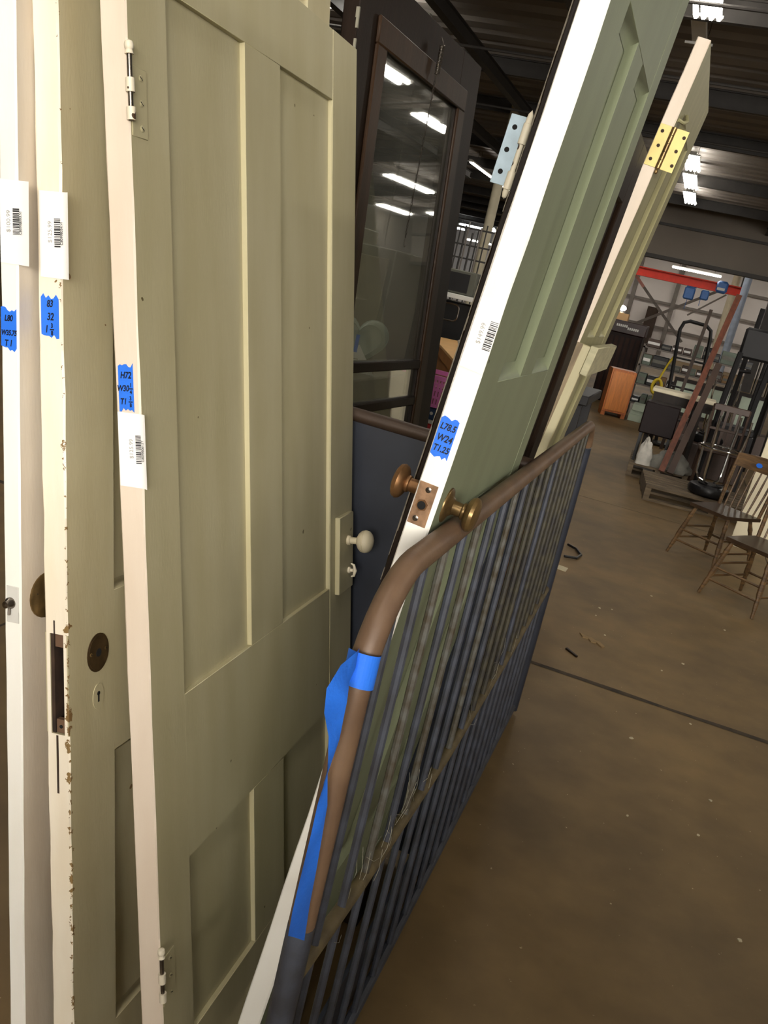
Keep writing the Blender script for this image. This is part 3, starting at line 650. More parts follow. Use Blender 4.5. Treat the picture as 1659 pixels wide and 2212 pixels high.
# spring
hx = []
for i in range(22*10+1):
    a = 2*math.pi*i/10; hx.append((.024+.006*math.cos(a), .473+.006*math.sin(a)-.012*i/220, 2.000-.075*i/220))
sp = MB().tube(hx, .0012, n=5).tube([(.018, .474, 2.02), (.024, .474, 2.008), (.024, .478, 2.0)], .0012, n=5).build('door_spring', m_steel, d4)
b = MB(); N = 46
for i in range(N):
    f = i/N; z = 1.922-.425*f; v = .461-.060*f; an = (i % 2)*math.pi/2
    L, wd = .0055, .0022
    pts = [(.022+wd*math.cos(a)*math.cos(an), v+wd*math.cos(a)*math.sin(an), z+L*math.sin(a)) for a in [2*math.pi*k/8 for k in range(8)]]
    b.tube(pts, .0008, n=4, closed=True)
hkz = 1.922-.425
b.tube([(.022, .401, hkz), (.022, .399, hkz-.012), (.022, .404, hkz-.020), (.022, .411, hkz-.016)], .001, n=5)
ch = b.build('chain', m_steel, d4); ch['kind'] = 'stuff'

# --- cream door at the right with brass hinge
T6, W6 = .0349, .79
MD6 = lean(-.5168, 2.6067, .149, .0057)
d6 = panel_door('panel_door', 'olive cream door with open brass hinge, farthest right of the leaning doors', MD6, T6, W6, 0.0, 2.153,
    [(0, .13), (.66, W6)], [(2.0, 2.153), (1.245, 1.36), (.0, .25)], [(.335, .46, 1.36, 2.0), (.335, .46, .25, 1.245)],
    [(.13, .335, 1.36, 2.0), (.46, .66, 1.36, 2.0), (.13, .335, .25, 1.245), (.46, .66, .25, 1.245)], m_olive, m_pink_edge, d=.013, run=.018)
b = MB().box((-.0335, -.0016, 1.831), (.0005, .0, 1.937), bev=.0004).build('hinge', m_brass, d6); b['label'] = 'open bright brass butt hinge'
MB().box((.0095, -.0016, 1.831), (.0445, .0, 1.937), bev=.0004).build('free_leaf', m_brass, b)
for i in range(5):
    z = 1.831+.106*i/5; MB().lathe((.005, -.003, z+.0006), (0,0,1), [(0, 0), (0, .0070), (.0200, .0070), (.0200, 0)], None, 14).build('knuckle', m_oldbrass, b)
MB().lathe((.005, -.003, 1.816), (0,0,1), [(0, 0), (.002, .0042), (.006, .0052), (.010, .0042), (.012, .003), (.015, .0048), (.016, .0048)], None, 14).build('ball_tip', m_oldbrass, b)
for s, z in ((-.026, 1.920), (-.021, 1.884), (-.026, 1.848), (.037, 1.920), (.032, 1.884), (.037, 1.848)):
    MB().lathe((s+(.0 if s > 0 else .004), -.0016, z), (0,-1,0), [(-.0004, .0046), (.0004, .0046), (.0005, .004), (.0001, 0)], m_socket, 12).build('screw', m_oldbrass, b)
MB().box((-.001, .0, .95), (.036, .030, 1.345), bev=.003).build('edge_batten', m_cream, d6)
MB().box((-.012, -.0035, .95), (.012, .0005, 1.345), bev=.001).build('bare_wood_strip', m_barewood, d6)
pb = MB().box((.034, -.004, 1.265), (.056, .60, 1.350), bev=.002).build('patch_board', m_patch, d6); pb['label'] = 'weathered board nailed across the door'
MB().tube([(.001, .03, 1.962), (.014, .05, 1.962), (.018, .09, 1.975), (.008, .13, 1.995)], .005, n=8).build('hook_catch', m_olive, d6)

# --- blocks under the two doors that stand behind the bed end
for i, (v, lb) in enumerate(((.12, 'near dark wood block under the green door'), (.52, 'far dark wood block under the green door'))):
    tag(MB().box((-.402, 1.1776+v, 0), (-.345, 1.1776+v+.09, .139), bev=.004).build('wood_block', m_dark), lb, 'block', 'blocks under the green door')

o = MB().box((-.033, .42, 0), (0, .60, .66), bev=.004).build('wood_block', m_dark); o.matrix_world = MDB @ Matrix.Translation((0, 0, .139))
tag(o, 'upright dark board propping the dark brown door behind the green one', 'block')
# ------------------------------------------------------------------ iron bed ends
bx = -.256
bed = thing('iron_bed_end', 'rusty tubular iron bed end with vertical bars, beside the aisle', 'bed frame', (bx, .925, 0))
def arc(c, r, a0, a1, n=9): return [(0, c[0]+r*math.cos(a0+(a1-a0)*i/n), c[1]+r*math.sin(a0+(a1-a0)*i/n)) for i in range(n+1)]
zr = 1.076
path = [(0, 0, .50), (0, 0, .75), (0, 0, .93)] + arc((.135, .941), .135, math.pi, math.pi/2) + [(0, .5, zr), (0, 1.0, zr), (0, 1.5, zr)] + arc((1.98, .956), .12, math.pi/2, math.pi*.12)
MB().tube(path, .0172, n=14).build('top_tube', m_rust, bed)
MB().tube([(0, 0, .02), (0, 0, .62)], .0176, n=14).build('post', m_bluemetal, bed)
MB().tube([(0, 2.10, .02), (0, 2.10, .97), (0, 2.094, .995)], .0172, n=12).build('post', m_navy, bed)
MB().tube([(0, 0, .525), (0, .25, .497), (0, .8, .462), (0, 1.4, .462), (0, 2.1, .490)], .0120, n=10).build('lower_rail', m_rail, bed)
MB().tube([(0, 0, .035), (0, 2.1, .035)], .011, n=8).build('bottom_rail', m_bluemetal, bed)
bars_y = [.084 + .1065*i for i in range(19)]
for i, yy in enumerate(bars_y):
    if yy > 2.06: break
    top = zr if .135 < yy < 1.98 else (.941+math.sqrt(max(0, .135**2-(.135-yy)**2)) if yy <= .135 else .956+math.sqrt(max(0, .12**2-(yy-1.98)**2)))
    mm = m_bluemetal if i in (0, 1, 3, 5, 6, 8, 12) else (m_greybar if i in (2, 4, 7) else m_tanbar)
    MB().tube([(0, yy, .036), (0, yy, .47)], .0066, m_bluemetal, n=8, cap=False).tube([(0, yy, .47), (0, yy, top)], .0066, mm, n=8, cap=False).build('bar', None, bed)
MB().box((-.030, -.01, .0), (-.022, 2.13, .152)).build('toe_board', m_navy, bed)
MB().box((-.024, 2.06, .152), (-.018, 2.118, .98)).build('end_plate', m_navy, bed)
# blue tape wound on the post, loose end hanging
tw = MB(); n = 24
ring = []
for i in range(n+1):
    a = -2.6 + 4.4*i/n; ring.append(((.0196*math.cos(a)), .001+.0196*math.sin(a)))
z0, z1 = .955, .998
for i in range(n):
    (xa, ya), (xb, yb) = ring[i], ring[i+1]; k = .25*ya
    tw.raw([(xa, ya, z0-k), (xb, yb, z0-.25*yb), (xb, yb, z1-.25*yb), (xa, ya, z1-k)], [(0,1,2,3)])
rib = [((-.004, -.010, 1.004), (-.006, -.012, .962)), ((.002, -.040, 1.012), (.000, -.036, .970)), ((-.004, -.066, 1.004), (.006, -.052, .975)), ((-.006, -.092, .985), (.010, -.060, .962)),
       ((-.004, -.088, .955), (.008, -.052, .940)), ((.000, -.066, .918), (.006, -.042, .905)), ((.004, -.052, .868), (.002, -.044, .860)), ((.002, -.056, .826), (.008, -.036, .816)),
       ((.004, -.062, .785), (.010, -.036, .778)), ((.006, -.072, .735), (.012, -.034, .728)), ((.008, -.080, .700), (.012, -.028, .675)), ((.010, -.082, .668), (.014, -.022, .618))]
def lerp(a, b_, f): return tuple(a[k]+(b_[k]-a[k])*f for k in range(3))
fine = []
for i in range(len(rib)-1):
    for s in range(3): fine.append((lerp(rib[i][0], rib[i+1][0], s/3), lerp(rib[i][1], rib[i+1][1], s/3)))
fine.append(rib[-1])
vs = []
for i, (a, b_) in enumerate(fine):
    mid = lerp(a, b_, .5); vs += [a, (mid[0]+.003*math.sin(i*.9), mid[1], mid[2]), b_]
tw.raw(vs, [(3*i+k, 3*i+3+k, 3*i+4+k, 3*i+1+k) for i in range(len(fine)-1) for k in (0, 1)], None, True)
o = tw.build('masking_tape', m_tape, bed, 60); o['label'] = 'loose strip of blue tape hanging from the post'
# cobwebs between bars and lower rail
q = MB()
for i in range(46):
    yy = R.choice((.15, .26, .37, .48, .6, 1.0, 1.25, 1.5)) + R.uniform(-.05, .05); zz = .475 + R.uniform(-.02, .06)
    p0 = Vector((R.uniform(-.006, .012), yy, zz)); p1 = p0 + Vector((R.uniform(-.01, .01), R.uniform(-.06, .06), R.uniform(-.02, .07)))
    q.tube([p0, (p0+p1)/2+Vector((.003, 0, -.006)), p1], .0004, n=3, cap=False)
cw = q.build('cobweb', m_web, bed); cw['kind'] = 'stuff'

cp = thing('steel_bed_end', 'navy steel bed end with brown tube top, standing across behind the green door', 'bed frame', (-.49, 1.975, 0))
MB().box((-.225, -.006, .04), (.215, .006, 1.064), bev=.002).build('sheet', m_navy, cp)
MB().tube([(-.24, 0, 1.076), (.222, 0, 1.070)], .0165, n=12).build('top_tube', mat('dark_brown_tube', srgb(74, 58, 46), .45, .2, vary=.15), cp)
for x in (-.228, .214): MB().tube([(x, 0, 0), (x, 0, 1.06)], .012, n=10).build('post', m_navy, cp)

# ------------------------------------------------------------------ chairs by the aisle
def spindle_chair(label, loc, rz, group):
    t = thing('spindle_chair', label, 'chair', loc, rz, group); S = .17; zs = .365
    b = MB(); b.prism([(-S*.86, -S), (S*.86, -S), (S, S*.2), (S, S), (-S, S), (-S, S*.2)], 2, zs-.022, zs); b.build('seat', m_seatwood, t)
    for sx in (-1, 1):
        for sy in (-1, 1):
            p0 = Vector((sx*S*.74, sy*S*.72, zs-.02)); p1 = Vector((sx*S*1.08, sy*S*1.22, 0)); L = [0, .12, .2, .26, .5, .62, .7, .76, .9, 1]
            rad = [.012, .013, .017, .013, .017, .017, .012, .015, .011, .010]
            MB().tube([p0.lerp(p1, f) for f in L], rad, n=8).build('leg', m_oak, t)
    P = lambda sx, sy, f: Vector((sx*S*(.74+.34*f), sy*S*(.72+.5*f), (zs-.02)*(1-f)))
    for sx in (-1, 1):
        for f in (.42, .66): MB().tube([P(sx, -1, f), P(sx, 1, f)], [.008, .008], n=6).build('stretcher', m_oak, t)
    for sy in (-1, 1):
        for f in (.50, .72) if sy < 0 else (.6,): MB().tube([P(-1, sy, f), P(1, sy, f)], [.008, .008], n=6).build('stretcher', m_oak, t)
    for sx in (-1, 1): MB().tube([(sx*S*.92, S*.92, zs-.01), (sx*S*.98, S*1.12, zs+.18), (sx*S*1.02, S*1.36, zs+.355)], [.012, .013, .010], n=8).build('back_post', m_oak, t)
    cr = MB(); vs = []; n = 8
    for i in range(n+1):
        x = -S*1.06 + 2.12*S*i/n; yy = S*1.28 + .025*(1-(2*i/n-1)**2)
        for dy, z in ((-.009, zs+.275), (-.009, zs+.362+.012*(1-(2*i/n-1)**2)), (.009, zs+.362+.012*(1-(2*i/n-1)**2)), (.009, zs+.275)): vs.append((x, yy+dy+(z-zs-.275)*.25, z))
    fs = [(4*i+k, 4*i+4+k, 4*i+4+(k+1) % 4, 4*i+(k+1) % 4) for i in range(n) for k in range(4)] + [(0,1,2,3), (4*n+3, 4*n+2, 4*n+1, 4*n)]
    cr.raw(vs, fs); c = cr.build('crest_rail', m_oak, t)
    st = MB().prism([(zs+.318+.016*math.sin(a), -.01+.024*math.cos(a)) for a in [2*math.pi*k/14 for k in range(14)]], 1, S*1.28+.0215, S*1.28+.0225).build('sticker', m_tape, c); st['label'] = 'blue sticker'
    for i in range(6):
        x = -S*.72 + 1.44*S*i/5
        MB().tube([(x*.92, S*.90, zs-.005), (x, S*1.1+.012, zs+.15), (x*1.04, S*1.28+.024*(1-(x/S)**2), zs+.285)], [.0055, .0075, .005], n=6, cap=False).build('spindle', m_oak, t)
    return t
# the chair faces its local -y
ch_rz = math.radians(-37)
c1 = spindle_chair('small wooden spindle chair with blue sticker, the whole one by the aisle', (.445, 6.31, 0), ch_rz, 'wooden spindle chairs')
c2 = copy_tree(c1); c2.location = (.66, 5.50, 0); c2['label'] = 'nearer spindle chair cut off by the right edge of the picture'

# pale board leaning behind the chairs
wbm = Matrix.Translation((.60, 7.05, 0)) @ Matrix.Rotation(math.radians(-14), 4, 'Z') @ Matrix.Rotation(math.radians(-10), 4, 'X')
o = MB().box((0, 0, 0), (.62, .03, .95), bev=.003).build('pale_panel', m_offwhite); o.matrix_world = wbm
tag(o, 'cream flat panel leaning behind the spindle chair', 'panel')

# ------------------------------------------------------------------ pallets and goods on the right
def pallet(label, x0, y0, W, D, H, rz=0):
    t = thing('pallet', label, 'pallet', (x0, y0, 0), rz, 'wooden pallets')
    for i in range(7):
        yy = D*i/7+.01; MB().box((0, yy, H-.02), (W, yy+D/7-.035, H), bev=.002).build('slat', m_pallet, t)
    for i in range(3):
        xx = (W-.05)*i/2; MB().box((xx, 0, .02), (xx+.05, D, H-.02)).build('stringer', m_pallet, t)
    for yy in (0, D/2-.05, D-.1): MB().box((0, yy, 0), (W, yy+.1, .02)).build('bottom_slat', m_pallet, t)
    return t
pallet('pallet in front with the black stool seat on it', -.10, 7.90, 1.15, .85, .13, .10)
pallet('pallet behind under the grey cloth heap', -.33, 8.95, .56, .95, .13, .04)
def chrome_stool(label, loc, rz=0, tint=None):
    t = thing('bar_stool', label, 'stool', loc, rz, 'upturned chrome stools')
    MB().lathe((0,0,0), (0,0,1), [(0, 0), (0, .13), (.02, .168), (.055, .178), (.085, .165), (.095, .14), (.095, 0)], None, 22).build('seat', m_vinyl, t)
    MB().lathe((0,0,.095), (0,0,1), [(0, 0), (0, .10), (.012, .10), (.012, 0)], None, 18).build('swivel_plate', m_black, t)
    for k in range(4):
        a = math.pi/4 + k*math.pi/2; c, s = math.cos(a), math.sin(a)
        MB().tube([(.06*c, .06*s, .115), (.125*c, .125*s, .13), (.155*c, .155*s, .18), (.165*c, .165*s, .40), (.19*c, .19*s, .60), (.185*c, .185*s, .70)], .0105, n=8).build('leg', m_chrome, t)
    MB().tube([(.178*math.cos(2*math.pi*i/24), .178*math.sin(2*math.pi*i/24), .42) for i in range(24)], .010, n=8, closed=True).build('foot_ring', m_chrome, t)
    return t
s1 = chrome_stool('upturned chrome bar stool with black round seat on the front pallet', (.40, 8.18, .131), .3)
s2 = copy_tree(s1); s2.location = (.33, 10.4, .33); s2['label'] = 'upturned chrome bar stool standing farther back on a low box'
tag(MB().box((.02, 10.1, 0), (.75, 10.75, .33), bev=.006).build('low_box', m_darkrail), 'dark low box under the farther upturned stool', 'box')
# slat-back chair between the stools
t = thing('slat_chair', 'dark wooden slat-back chair behind the upturned chrome stool', 'chair', (.42, 8.95, 0), .05)
for sx in (-.15, .15): MB().tube([(sx, -.06, .45), (sx*1.05, -.02, .86)], [.015, .012], n=8).build('back_post', m_darkrail, t)
for sx in (-.08, -.03, .03, .08): MB().box((sx-.012, -.055, .47), (sx+.012, -.045, .82)).build('slat', m_darkrail, t)
MB().box((-.16, -.05, .81), (.16, -.025, .87), bev=.006).build('crest_rail', m_darkrail, t)
MB().box((-.15, -.06, .63), (.15, -.035, .655), bev=.004).build('cross_rail', m_darkrail, t)
MB().box((-.18, -.1, .42), (.18, .26, .45), bev=.008).build('seat', m_darkrail, t)
for sx in (-1, 1):
    for yy in (-.07, .23): MB().tube([(sx*.15, yy, .42), (sx*.165, yy, 0)], [.016, .012], n=8).build('leg', m_darkrail, t)
# dark box stool and white-topped table, cloth heap
t = thing('upholstered_box', 'dark brown boxy seat on thin legs on the rear pallet', 'seat', (-.34, 9.12, .131))
MB().box((0, 0, .28), (.33, .33, .59), bev=.012).build('body', mat('dark_brown_leather', srgb(30, 20, 20), .55, vary=.1, spec=.2), t)
for x in (.03, .30):
    for yy in (.03, .30): MB().box((x-.012, yy-.012, 0), (x+.012, yy+.012, .28)).build('leg', m_black, t)
t = thing('white_top_table', 'long low table with white top behind the dark boxy seat', 'table', (-.33, 9.52, .131))
MB().box((0, 0, .665), (.62, .36, .705), bev=.006).build('tabletop', m_offwhite, t)
MB().box((.02, .02, .57), (.60, .34, .665)).build('apron', m_dark, t)
for x in (.04, .48):
    for yy in (.03, .29): MB().box((x, yy, 0), (x+.04, yy+.04, .57)).build('leg', m_dark, t)
def heap(name, label, cat, c, sx, sy, sz, m, seed):
    r = random.Random(seed); b = MB(); U, V = 18, 9; vs = []
    for j in range(V+1):
        ph = math.pi/2*j/V
        for i in range(U):
            a = 2*math.pi*i/U; k = 1+.22*math.sin(3*a+seed)+.16*r.uniform(-1, 1)
            vs.append((c[0]+sx*k*math.cos(a)*math.cos(ph), c[1]+sy*k*math.sin(a)*math.cos(ph), c[2]+sz*(math.sin(ph)*(1+.15*math.sin(5*a+ph*4)))))
    fs = [(j*U+i, j*U+(i+1) % U, (j+1)*U+(i+1) % U, (j+1)*U+i) for j in range(V) for i in range(U)] + [list(range(U))[::-1]]
    b.raw(vs, fs, None, True); o = b.build(name, m, None, 70); return tag(o, label, cat)
heap('cloth_heap', 'white crumpled cloth hanging over the corner of the rear pallet', 'cloth', (-.22, 9.02, .131), .07, .07, .24, m_cloth, 2)
heap('cloth_heap', 'grey quilted cloth heap on the rear pallet', 'cloth', (.06, 9.06, .131), .20, .10, .17, m_greycloth, 5)
# planks leaning
def plank(label, p, q, wd, th, m):
    o = bar(MB(), p, q, wd, th).build('leaning_plank', m); return tag(o, label, 'plank', 'planks leaning on the pallets')
plank('long red-brown plank leaning over the pallets', (-.02, 8.86, .135), (.20, 9.9, 1.88), .055, .022, m_redplank)
plank('dark plank just behind the long red-brown one', (.06, 8.87, .135), (.20, 9.42, 1.2), .06, .022, m_darkrail)
# hand truck and dark pole
t = thing('hand_truck', 'black tubular hand truck frame in the middle distance', 'hand truck', (-.12, 12, 0))
MB().tube([(-.08, 0, .04), (-.12, .05, .8), (-.19, .08, 1.44), (-.165, .08, 1.53), (-.10, .08, 1.56), (.10, .08, 1.55), (.17, .08, 1.50), (.19, .08, 1.40), (.24, .05, .8), (.26, 0, .04)], .022, n=8).build('frame', m_black, t)
for z in (.35, .75, 1.1): MB().tube([(-.13, .05, z), (.22, .05, z)], .014, n=6).build('cross_bar', m_black, t)
MB().box((-.12, -.25, .03), (.30, .02, .045)).build('toe_plate', m_black, t)
for x in (-.15, .33): MB().lathe((x-.03, .12, .12), (1,0,0), [(0, 0), (0, .12), (.05, .12), (.05, 0)], None, 16).build('wheel', m_black, t)
tag(bar(MB(), (-.11, 11.6, 0.0), (-.02, 11.9, 1.74), .04, .04).build('dark_pole', m_brown), 'dark brown pole standing in front of the hand truck', 'pole')
# orange cabinet
t = thing('orange_cabinet', 'orange varnished wooden cabinet by the far end of the doors', 'cabinet', (-1.10, 13.8, 0), .22)
MB().box((0, .03, .06), (.36, .42, .70), bev=.004).build('body', m_orange, t)
MB().box((.02, .012, .09), (.34, .03, .67), bev=.003).build('door', mat('light_orange_wood', srgb(222, 132, 44), .4, vary=.12, scale=8, stretch=(6, 6, .6)), t)
for x in (0.0, .30): MB().box((x, .05, 0), (x+.06, .38, .06)).build('foot', m_orange, t)
# metal shelving with goods
t = thing('metal_shelving', 'cluttered metal shelf unit beside the orange cabinet', 'shelf', (-.84, 14.9, 0))
for x in (0, 1.5):
    for yy in (0, .45): MB().box((x, yy, 0), (x+.03, yy+.03, 1.12)).build('upright', m_brace, t)
for z in (.18, .48, .78, 1.06): MB().box((0, 0, z), (1.53, .48, z+.025)).build('shelf_board', m_brace, t)
r = random.Random(4)
mats = [(mat('carton_brown', srgb(142, 112, 78), .8, vary=.12), 'tan'), (m_darkrail, 'dark brown'), (mat('dull_green_box', srgb(112, 124, 110), .6, vary=.1), 'dull green'), (m_black, 'black'), (m_greybox, 'grey'), (m_greycharcoal, 'charcoal')]
zn = {.205: 'bottom', .505: 'second', .805: 'third', 1.085: 'top'}
for z in (.205, .505, .805, 1.085):
    x = -.80
    i = 0
    while x < .60:
        wd = r.uniform(.10, .26); hh = r.uniform(.08, .20); mm, cn = r.choice(mats)
        o = MB().box((x, 14.92, z), (x+wd-.015, 14.92+r.uniform(.2, .4), z+hh), bev=.008).box((x+.01, 14.915, z+hh*.35), (x+wd-.03, 14.92, z+hh*.65), m_paper if r.random() < .4 else m_greycloth).build('storage_box', mm)
        i += 1
        tag(o, '%s box, %s from the left on the %s board of the metal shelf' % (cn, ['first','second','third','fourth','fifth','sixth','seventh','eighth','ninth','tenth','eleventh','twelfth','thirteenth','fourteenth','fifteenth'][i-1], zn[z]), 'box', 'boxes on the metal shelf'); x += wd
# pale sashes leaning in front of the shelf
for i, (x, lb) in enumerate(((-.22, 'left'), (.22, 'middle'), (.66, 'right'))):
    t = thing('window_sash', lb+' pale glazed sash leaning in front of the metal shelf', 'window', (x, 13.4, .30), 0, 'pale sashes in a row')
    q = MB().box((0, 0, 0), (.42, .03, .05)).box((0, 0, .46), (.42, .03, .51)).box((0, 0, .05), (.04, .03, .46)).box((.38, 0, .05), (.42, .03, .46)); q.build('frame', m_dark, t)
    MB().box((.04, .012, .05), (.38, .018, .46)).build('pane', m_palegreen, t)
tag(MB().box((-.3, 13.2, 0), (1.2, 13.7, .30), bev=.01).build('low_bench', m_darkrail), 'dark low bench carrying the pale sashes', 'bench')
tag(MB().box((-.72, 14.0, 0), (-.43, 14.5, .10), bev=.004).box((-.71, 14.02, .10), (-.45, 14.48, .16), bev=.004).box((-.70, 14.0, .16), (-.46, 14.45, .25), bev=.004).build('board_stack', m_palegreen), 'low stack of pale green boards right of the orange cabinet', 'boards')
hz = [(-.42+.06*math.cos(2*math.pi*i/16), 13.2, .62+.10*math.sin(2*math.pi*i/16)) for i in range(16)]
tag(MB().tube(hz, .022, n=8, closed=True).tube([(p[0], p[1]-.05, p[2]+.01) for p in hz], .018, n=8, closed=True).tube([(-.42, 13.2, .72), (-.36, 13.2, .95), (-.30, 13.2, 1.10)], .014, n=8).tube([(-.42, 13.2, .52), (-.44, 13.2, .2), (-.44, 13.1, .0)], .014, n=8).build('hose_coil', m_yellow), 'coiled yellow hose hanging beside the metal shelf', 'hose')
# dark upright cabinet with pale decoration and lamp on a box
t = thing('dark_cabinet', 'tall dark wooden cabinet with pale scrollwork band behind the orange cabinet', 'cabinet', (-1.52, 16.0, 0))
MB().box((0, 0, 0), (.58, .5, 1.18), bev=.01).build('body', mat('very_dark_wood', srgb(34, 19, 15), .5, vary=.2, stretch=(6, 6, .5), spec=.15), t)
MB().box((-.02, -.03, 1.18), (.60, .52, 1.38), bev=.01).build('top_case', mat('dark_red_wood', srgb(52, 28, 24), .4, vary=.2), t)
q = MB()
for i in range(12): q.box((.10+.032*i, -.034, 1.25 + (.03 if i < 6 else 0)), (.122+.032*i, -.030, 1.29 + (.03 if i < 6 else 0)))
q.build('scrollwork', m_whitepaint, t)
for i in range(6): MB().box((.04+.09*i, -.012, .1), (.10+.09*i, 0, 1.12)).build('front_slat', mat('dark_slat_wood', srgb(50, 28, 18), .5, vary=.2, spec=.15), t)
tag(MB().box((-1.50, 16.1, 1.381), (-1.28, 16.35, 1.50), bev=.004).build('carton', m_tan), 'tan carton on top of the dark cabinet under the lamp', 'carton')
t = thing('table_lamp', 'lit lamp on the tan carton at the edge of the olive door', 'lamp', (-1.42, 16.2, 1.501))
MB().lathe((0,0,0), (0,0,1), [(0, 0), (0, .04), (.01, .04), (.015, .01), (.03, .01), (.03, 0)], None, 12).build('base', m_steel, t)
MB().lathe((0,0,.03), (0,0,1), [(0, 0), (.012, .045), (.04, .065), (.07, .055), (.09, .02), (.093, 0)], None, 14).build('bulb', E_BULB, t)
# big dark chair back and leaning dark frames at far right
t = thing('dark_frame_chair', 'tall charcoal chair frame with open back near the right edge', 'chair', (.52, 9.6, 0), .06)
MB().box((-.17, 0, 1.30), (.20, .05, 1.60), bev=.03).build('head_panel', m_greycharcoal, t)
for x in (-.15, .15): MB().tube([(x, .02, 1.35), (x-.03, .0, .9), (x-.05, -.02, .0)], [.03, .026, .022], n=8).build('post', m_greycharcoal, t)
MB().box((-.18, -.3, .60), (.16, .04, .66), bev=.01).build('seat', m_greycharcoal, t)
for x in (-.17, .13): MB().box((x, -.29, 0), (x+.035, -.255, .60)).build('front_leg', m_greycharcoal, t)
for i, (x, yy) in enumerate(((.66, 10.6), (.86, 11.5), (.52, 12.4))):
    tag(MB().tube([(x, yy, 0), (x+.05, yy+.05, 1.9)], .03, n=8).tube([(x, yy, 1.1), (x+.14, yy, 1.12)], .02, n=8).build('steel_stand', m_greycharcoal), ['nearest', 'middle', 'farthest'][i]+' dark upright stand at the right behind the chairs', 'stand', 'dark upright stands')
t = thing('round_machine', 'dark rounded machine with small lit lamp at the right edge', 'machine', (1.06, 10.8, 0))
MB().lathe((0,0,.9), (0,0,1), [(0, 0), (0, .16), (.08, .22), (.35, .22), (.50, .14), (.54, 0)], None, 20).build('body', m_greycharcoal, t)
MB().box((-.12, -.12, 0), (.12, .12, .9)).build('pedestal', m_black, t)
MB().lathe((-.175, -.135, 1.32), (-.6, -.8, 0), [(0, 0), (0, .04), (.03, .045), (.045, .02), (.046, 0)], None, 14).build('lamp', E_BULB, t)
# white wall of leaning pipes high at right
for i in range(7):
    x = 1.02+.055*i
    tag(MB().tube([(x, 17.0, 0), (x+.01, 17.05, 2.6)], .018, n=8).build('upright_pipe', m_chrome if i % 2 == 0 else m_brace), ['first', 'second', 'third', 'fourth', 'fifth', 'sixth', 'seventh'][i]+' upright pipe from the left at the right edge', 'pipe', 'upright pipes in the right rack')

# ------------------------------------------------------------------ things between the dark glazed door and the green door
t = thing('pipe_rack', 'tall rack of thin dark uprights seen left of the green door', 'rack', (-3.98, 14, 0))
for i in range(8):
    x = .068*i; MB().tube([(x, .05*(i % 3), 0), (x, .05*(i % 3), 2.15+.05*(i % 4))], .011 if i % 2 else .016, n=6).build('upright', m_steelbeam if i % 3 else m_brace, t)
for z in (.9, 1.75, 1.95, 2.2): MB().box((-.3, .06, z), (.6, .08, z+.025)).build('cross_bar', m_steelbeam, t)
tag(MB().tube([(-4.98, 20, 0), (-4.98, 20, 5.2)], .105, n=14).build('round_column', m_offwhite), 'cream round column seen left of the green door', 'column')
t = thing('white_shelf', 'white shelf over the black cabinet left of the green door', 'shelf', (-2.2, 6.0, 0))
MB().box((0, -.1, 1.305), (.80, .35, 1.335), bev=.003).build('shelf_board', m_whitepaint, t)
for x in (.02, .74): MB().box((x, -.05, 0), (x+.04, .3, 1.305)).build('upright', m_whitepaint, t)
tag(MB().box((-1.95, 5.95, 1.336), (-1.475, 6.25, 1.49), bev=.006).box((-1.9, 5.945, 1.35), (-1.52, 5.95, 1.47), m_greycharcoal).build('grey_box', m_greybox), 'dark grey box on the white shelf', 'box')
tag(MB().box((-1.47, 6.0, 1.336), (-1.42, 6.2, 1.46), bev=.004).build('white_box', m_whitepaint), 'narrow white box right of the dark grey box', 'box')
t = thing('black_cabinet', 'black cabinet with silver rounded outline under the white shelf', 'cabinet', (-2.1, 6.05, 0))
MB().box((.05, 0, 0), (.68, .28, 1.28), bev=.008).build('body', m_black, t)
pts = []
for (cx_, cz_, a0) in ((.50, 1.235, 0), (.22, 1.235, 90), (.22, 1.185, 180), (.50, 1.185, 270)):
    for k in range(6):
        a = math.radians(a0+18*k); pts.append((cx_+.03*math.cos(a), -.004, cz_+.03*math.sin(a)))
MB().tube(pts, .0055, n=6, closed=True).build('handle_frame', m_steel, t)
t = thing('tan_desk', 'tan topped counter seen in the gap left of the green door', 'desk', (-1.10, 4.37, 0), math.radians(21))
MB().box((0, 0, 1.035), (.60, 1.5, 1.05), bev=.002).build('desktop', m_tan, t)
MB().box((0, 0, .985), (.60, 1.5, 1.035)).build('edge_band', m_tanedge, t)
MB().box((.03, .04, 0), (.57, 1.46, .985), bev=.004).build('body', m_tanedge, t)
heap('plastic_bag', 'white crumpled bag on the tan counter', 'bag', (-1.18, 5.35, 1.05), .15, .14, .10, m_cloth, 9)
t = thing('dark_stand', 'dark stand under the plastic bins behind the glazed door', 'stand', (-1.40, 3.95, 0))
MB().box((0, 0, .70), (.42, .32, .725)).build('board', m_dark, t)
for x in (.02, .37):
    for yy in (.02, .27): MB().box((x, yy, 0), (x+.03, yy+.03, .70)).build('leg', m_dark, t)
t = thing('red_bin', 'red plastic bin with white rim at the bottom of the bin stack', 'bin', (-1.36, 3.98, .726))
MB().box((0, 0, 0), (.34, .25, .05), bev=.006).build('body', m_red, t); MB().box((-.005, -.005, .05), (.345, .255, .066), bev=.003).build('rim', m_whitepaint, t)
t = thing('blue_bin', 'dark blue bin between the red bin and the pink basket', 'bin', (-1.35, 3.99, .793))
MB().box((0, 0, 0), (.33, .24, .058), bev=.006).build('body', m_bluebin, t); MB().lathe((.30, -.002, .03), (0,-1,0), [(0, 0), (0, .008), (.004, .006), (.005, 0)], None, 10).build('catch', m_whitepaint, t)
t = thing('pink_basket', 'pink plastic basket with slotted sides on top of the bin stack', 'basket', (-1.35, 3.98, .852))
q = MB(); 
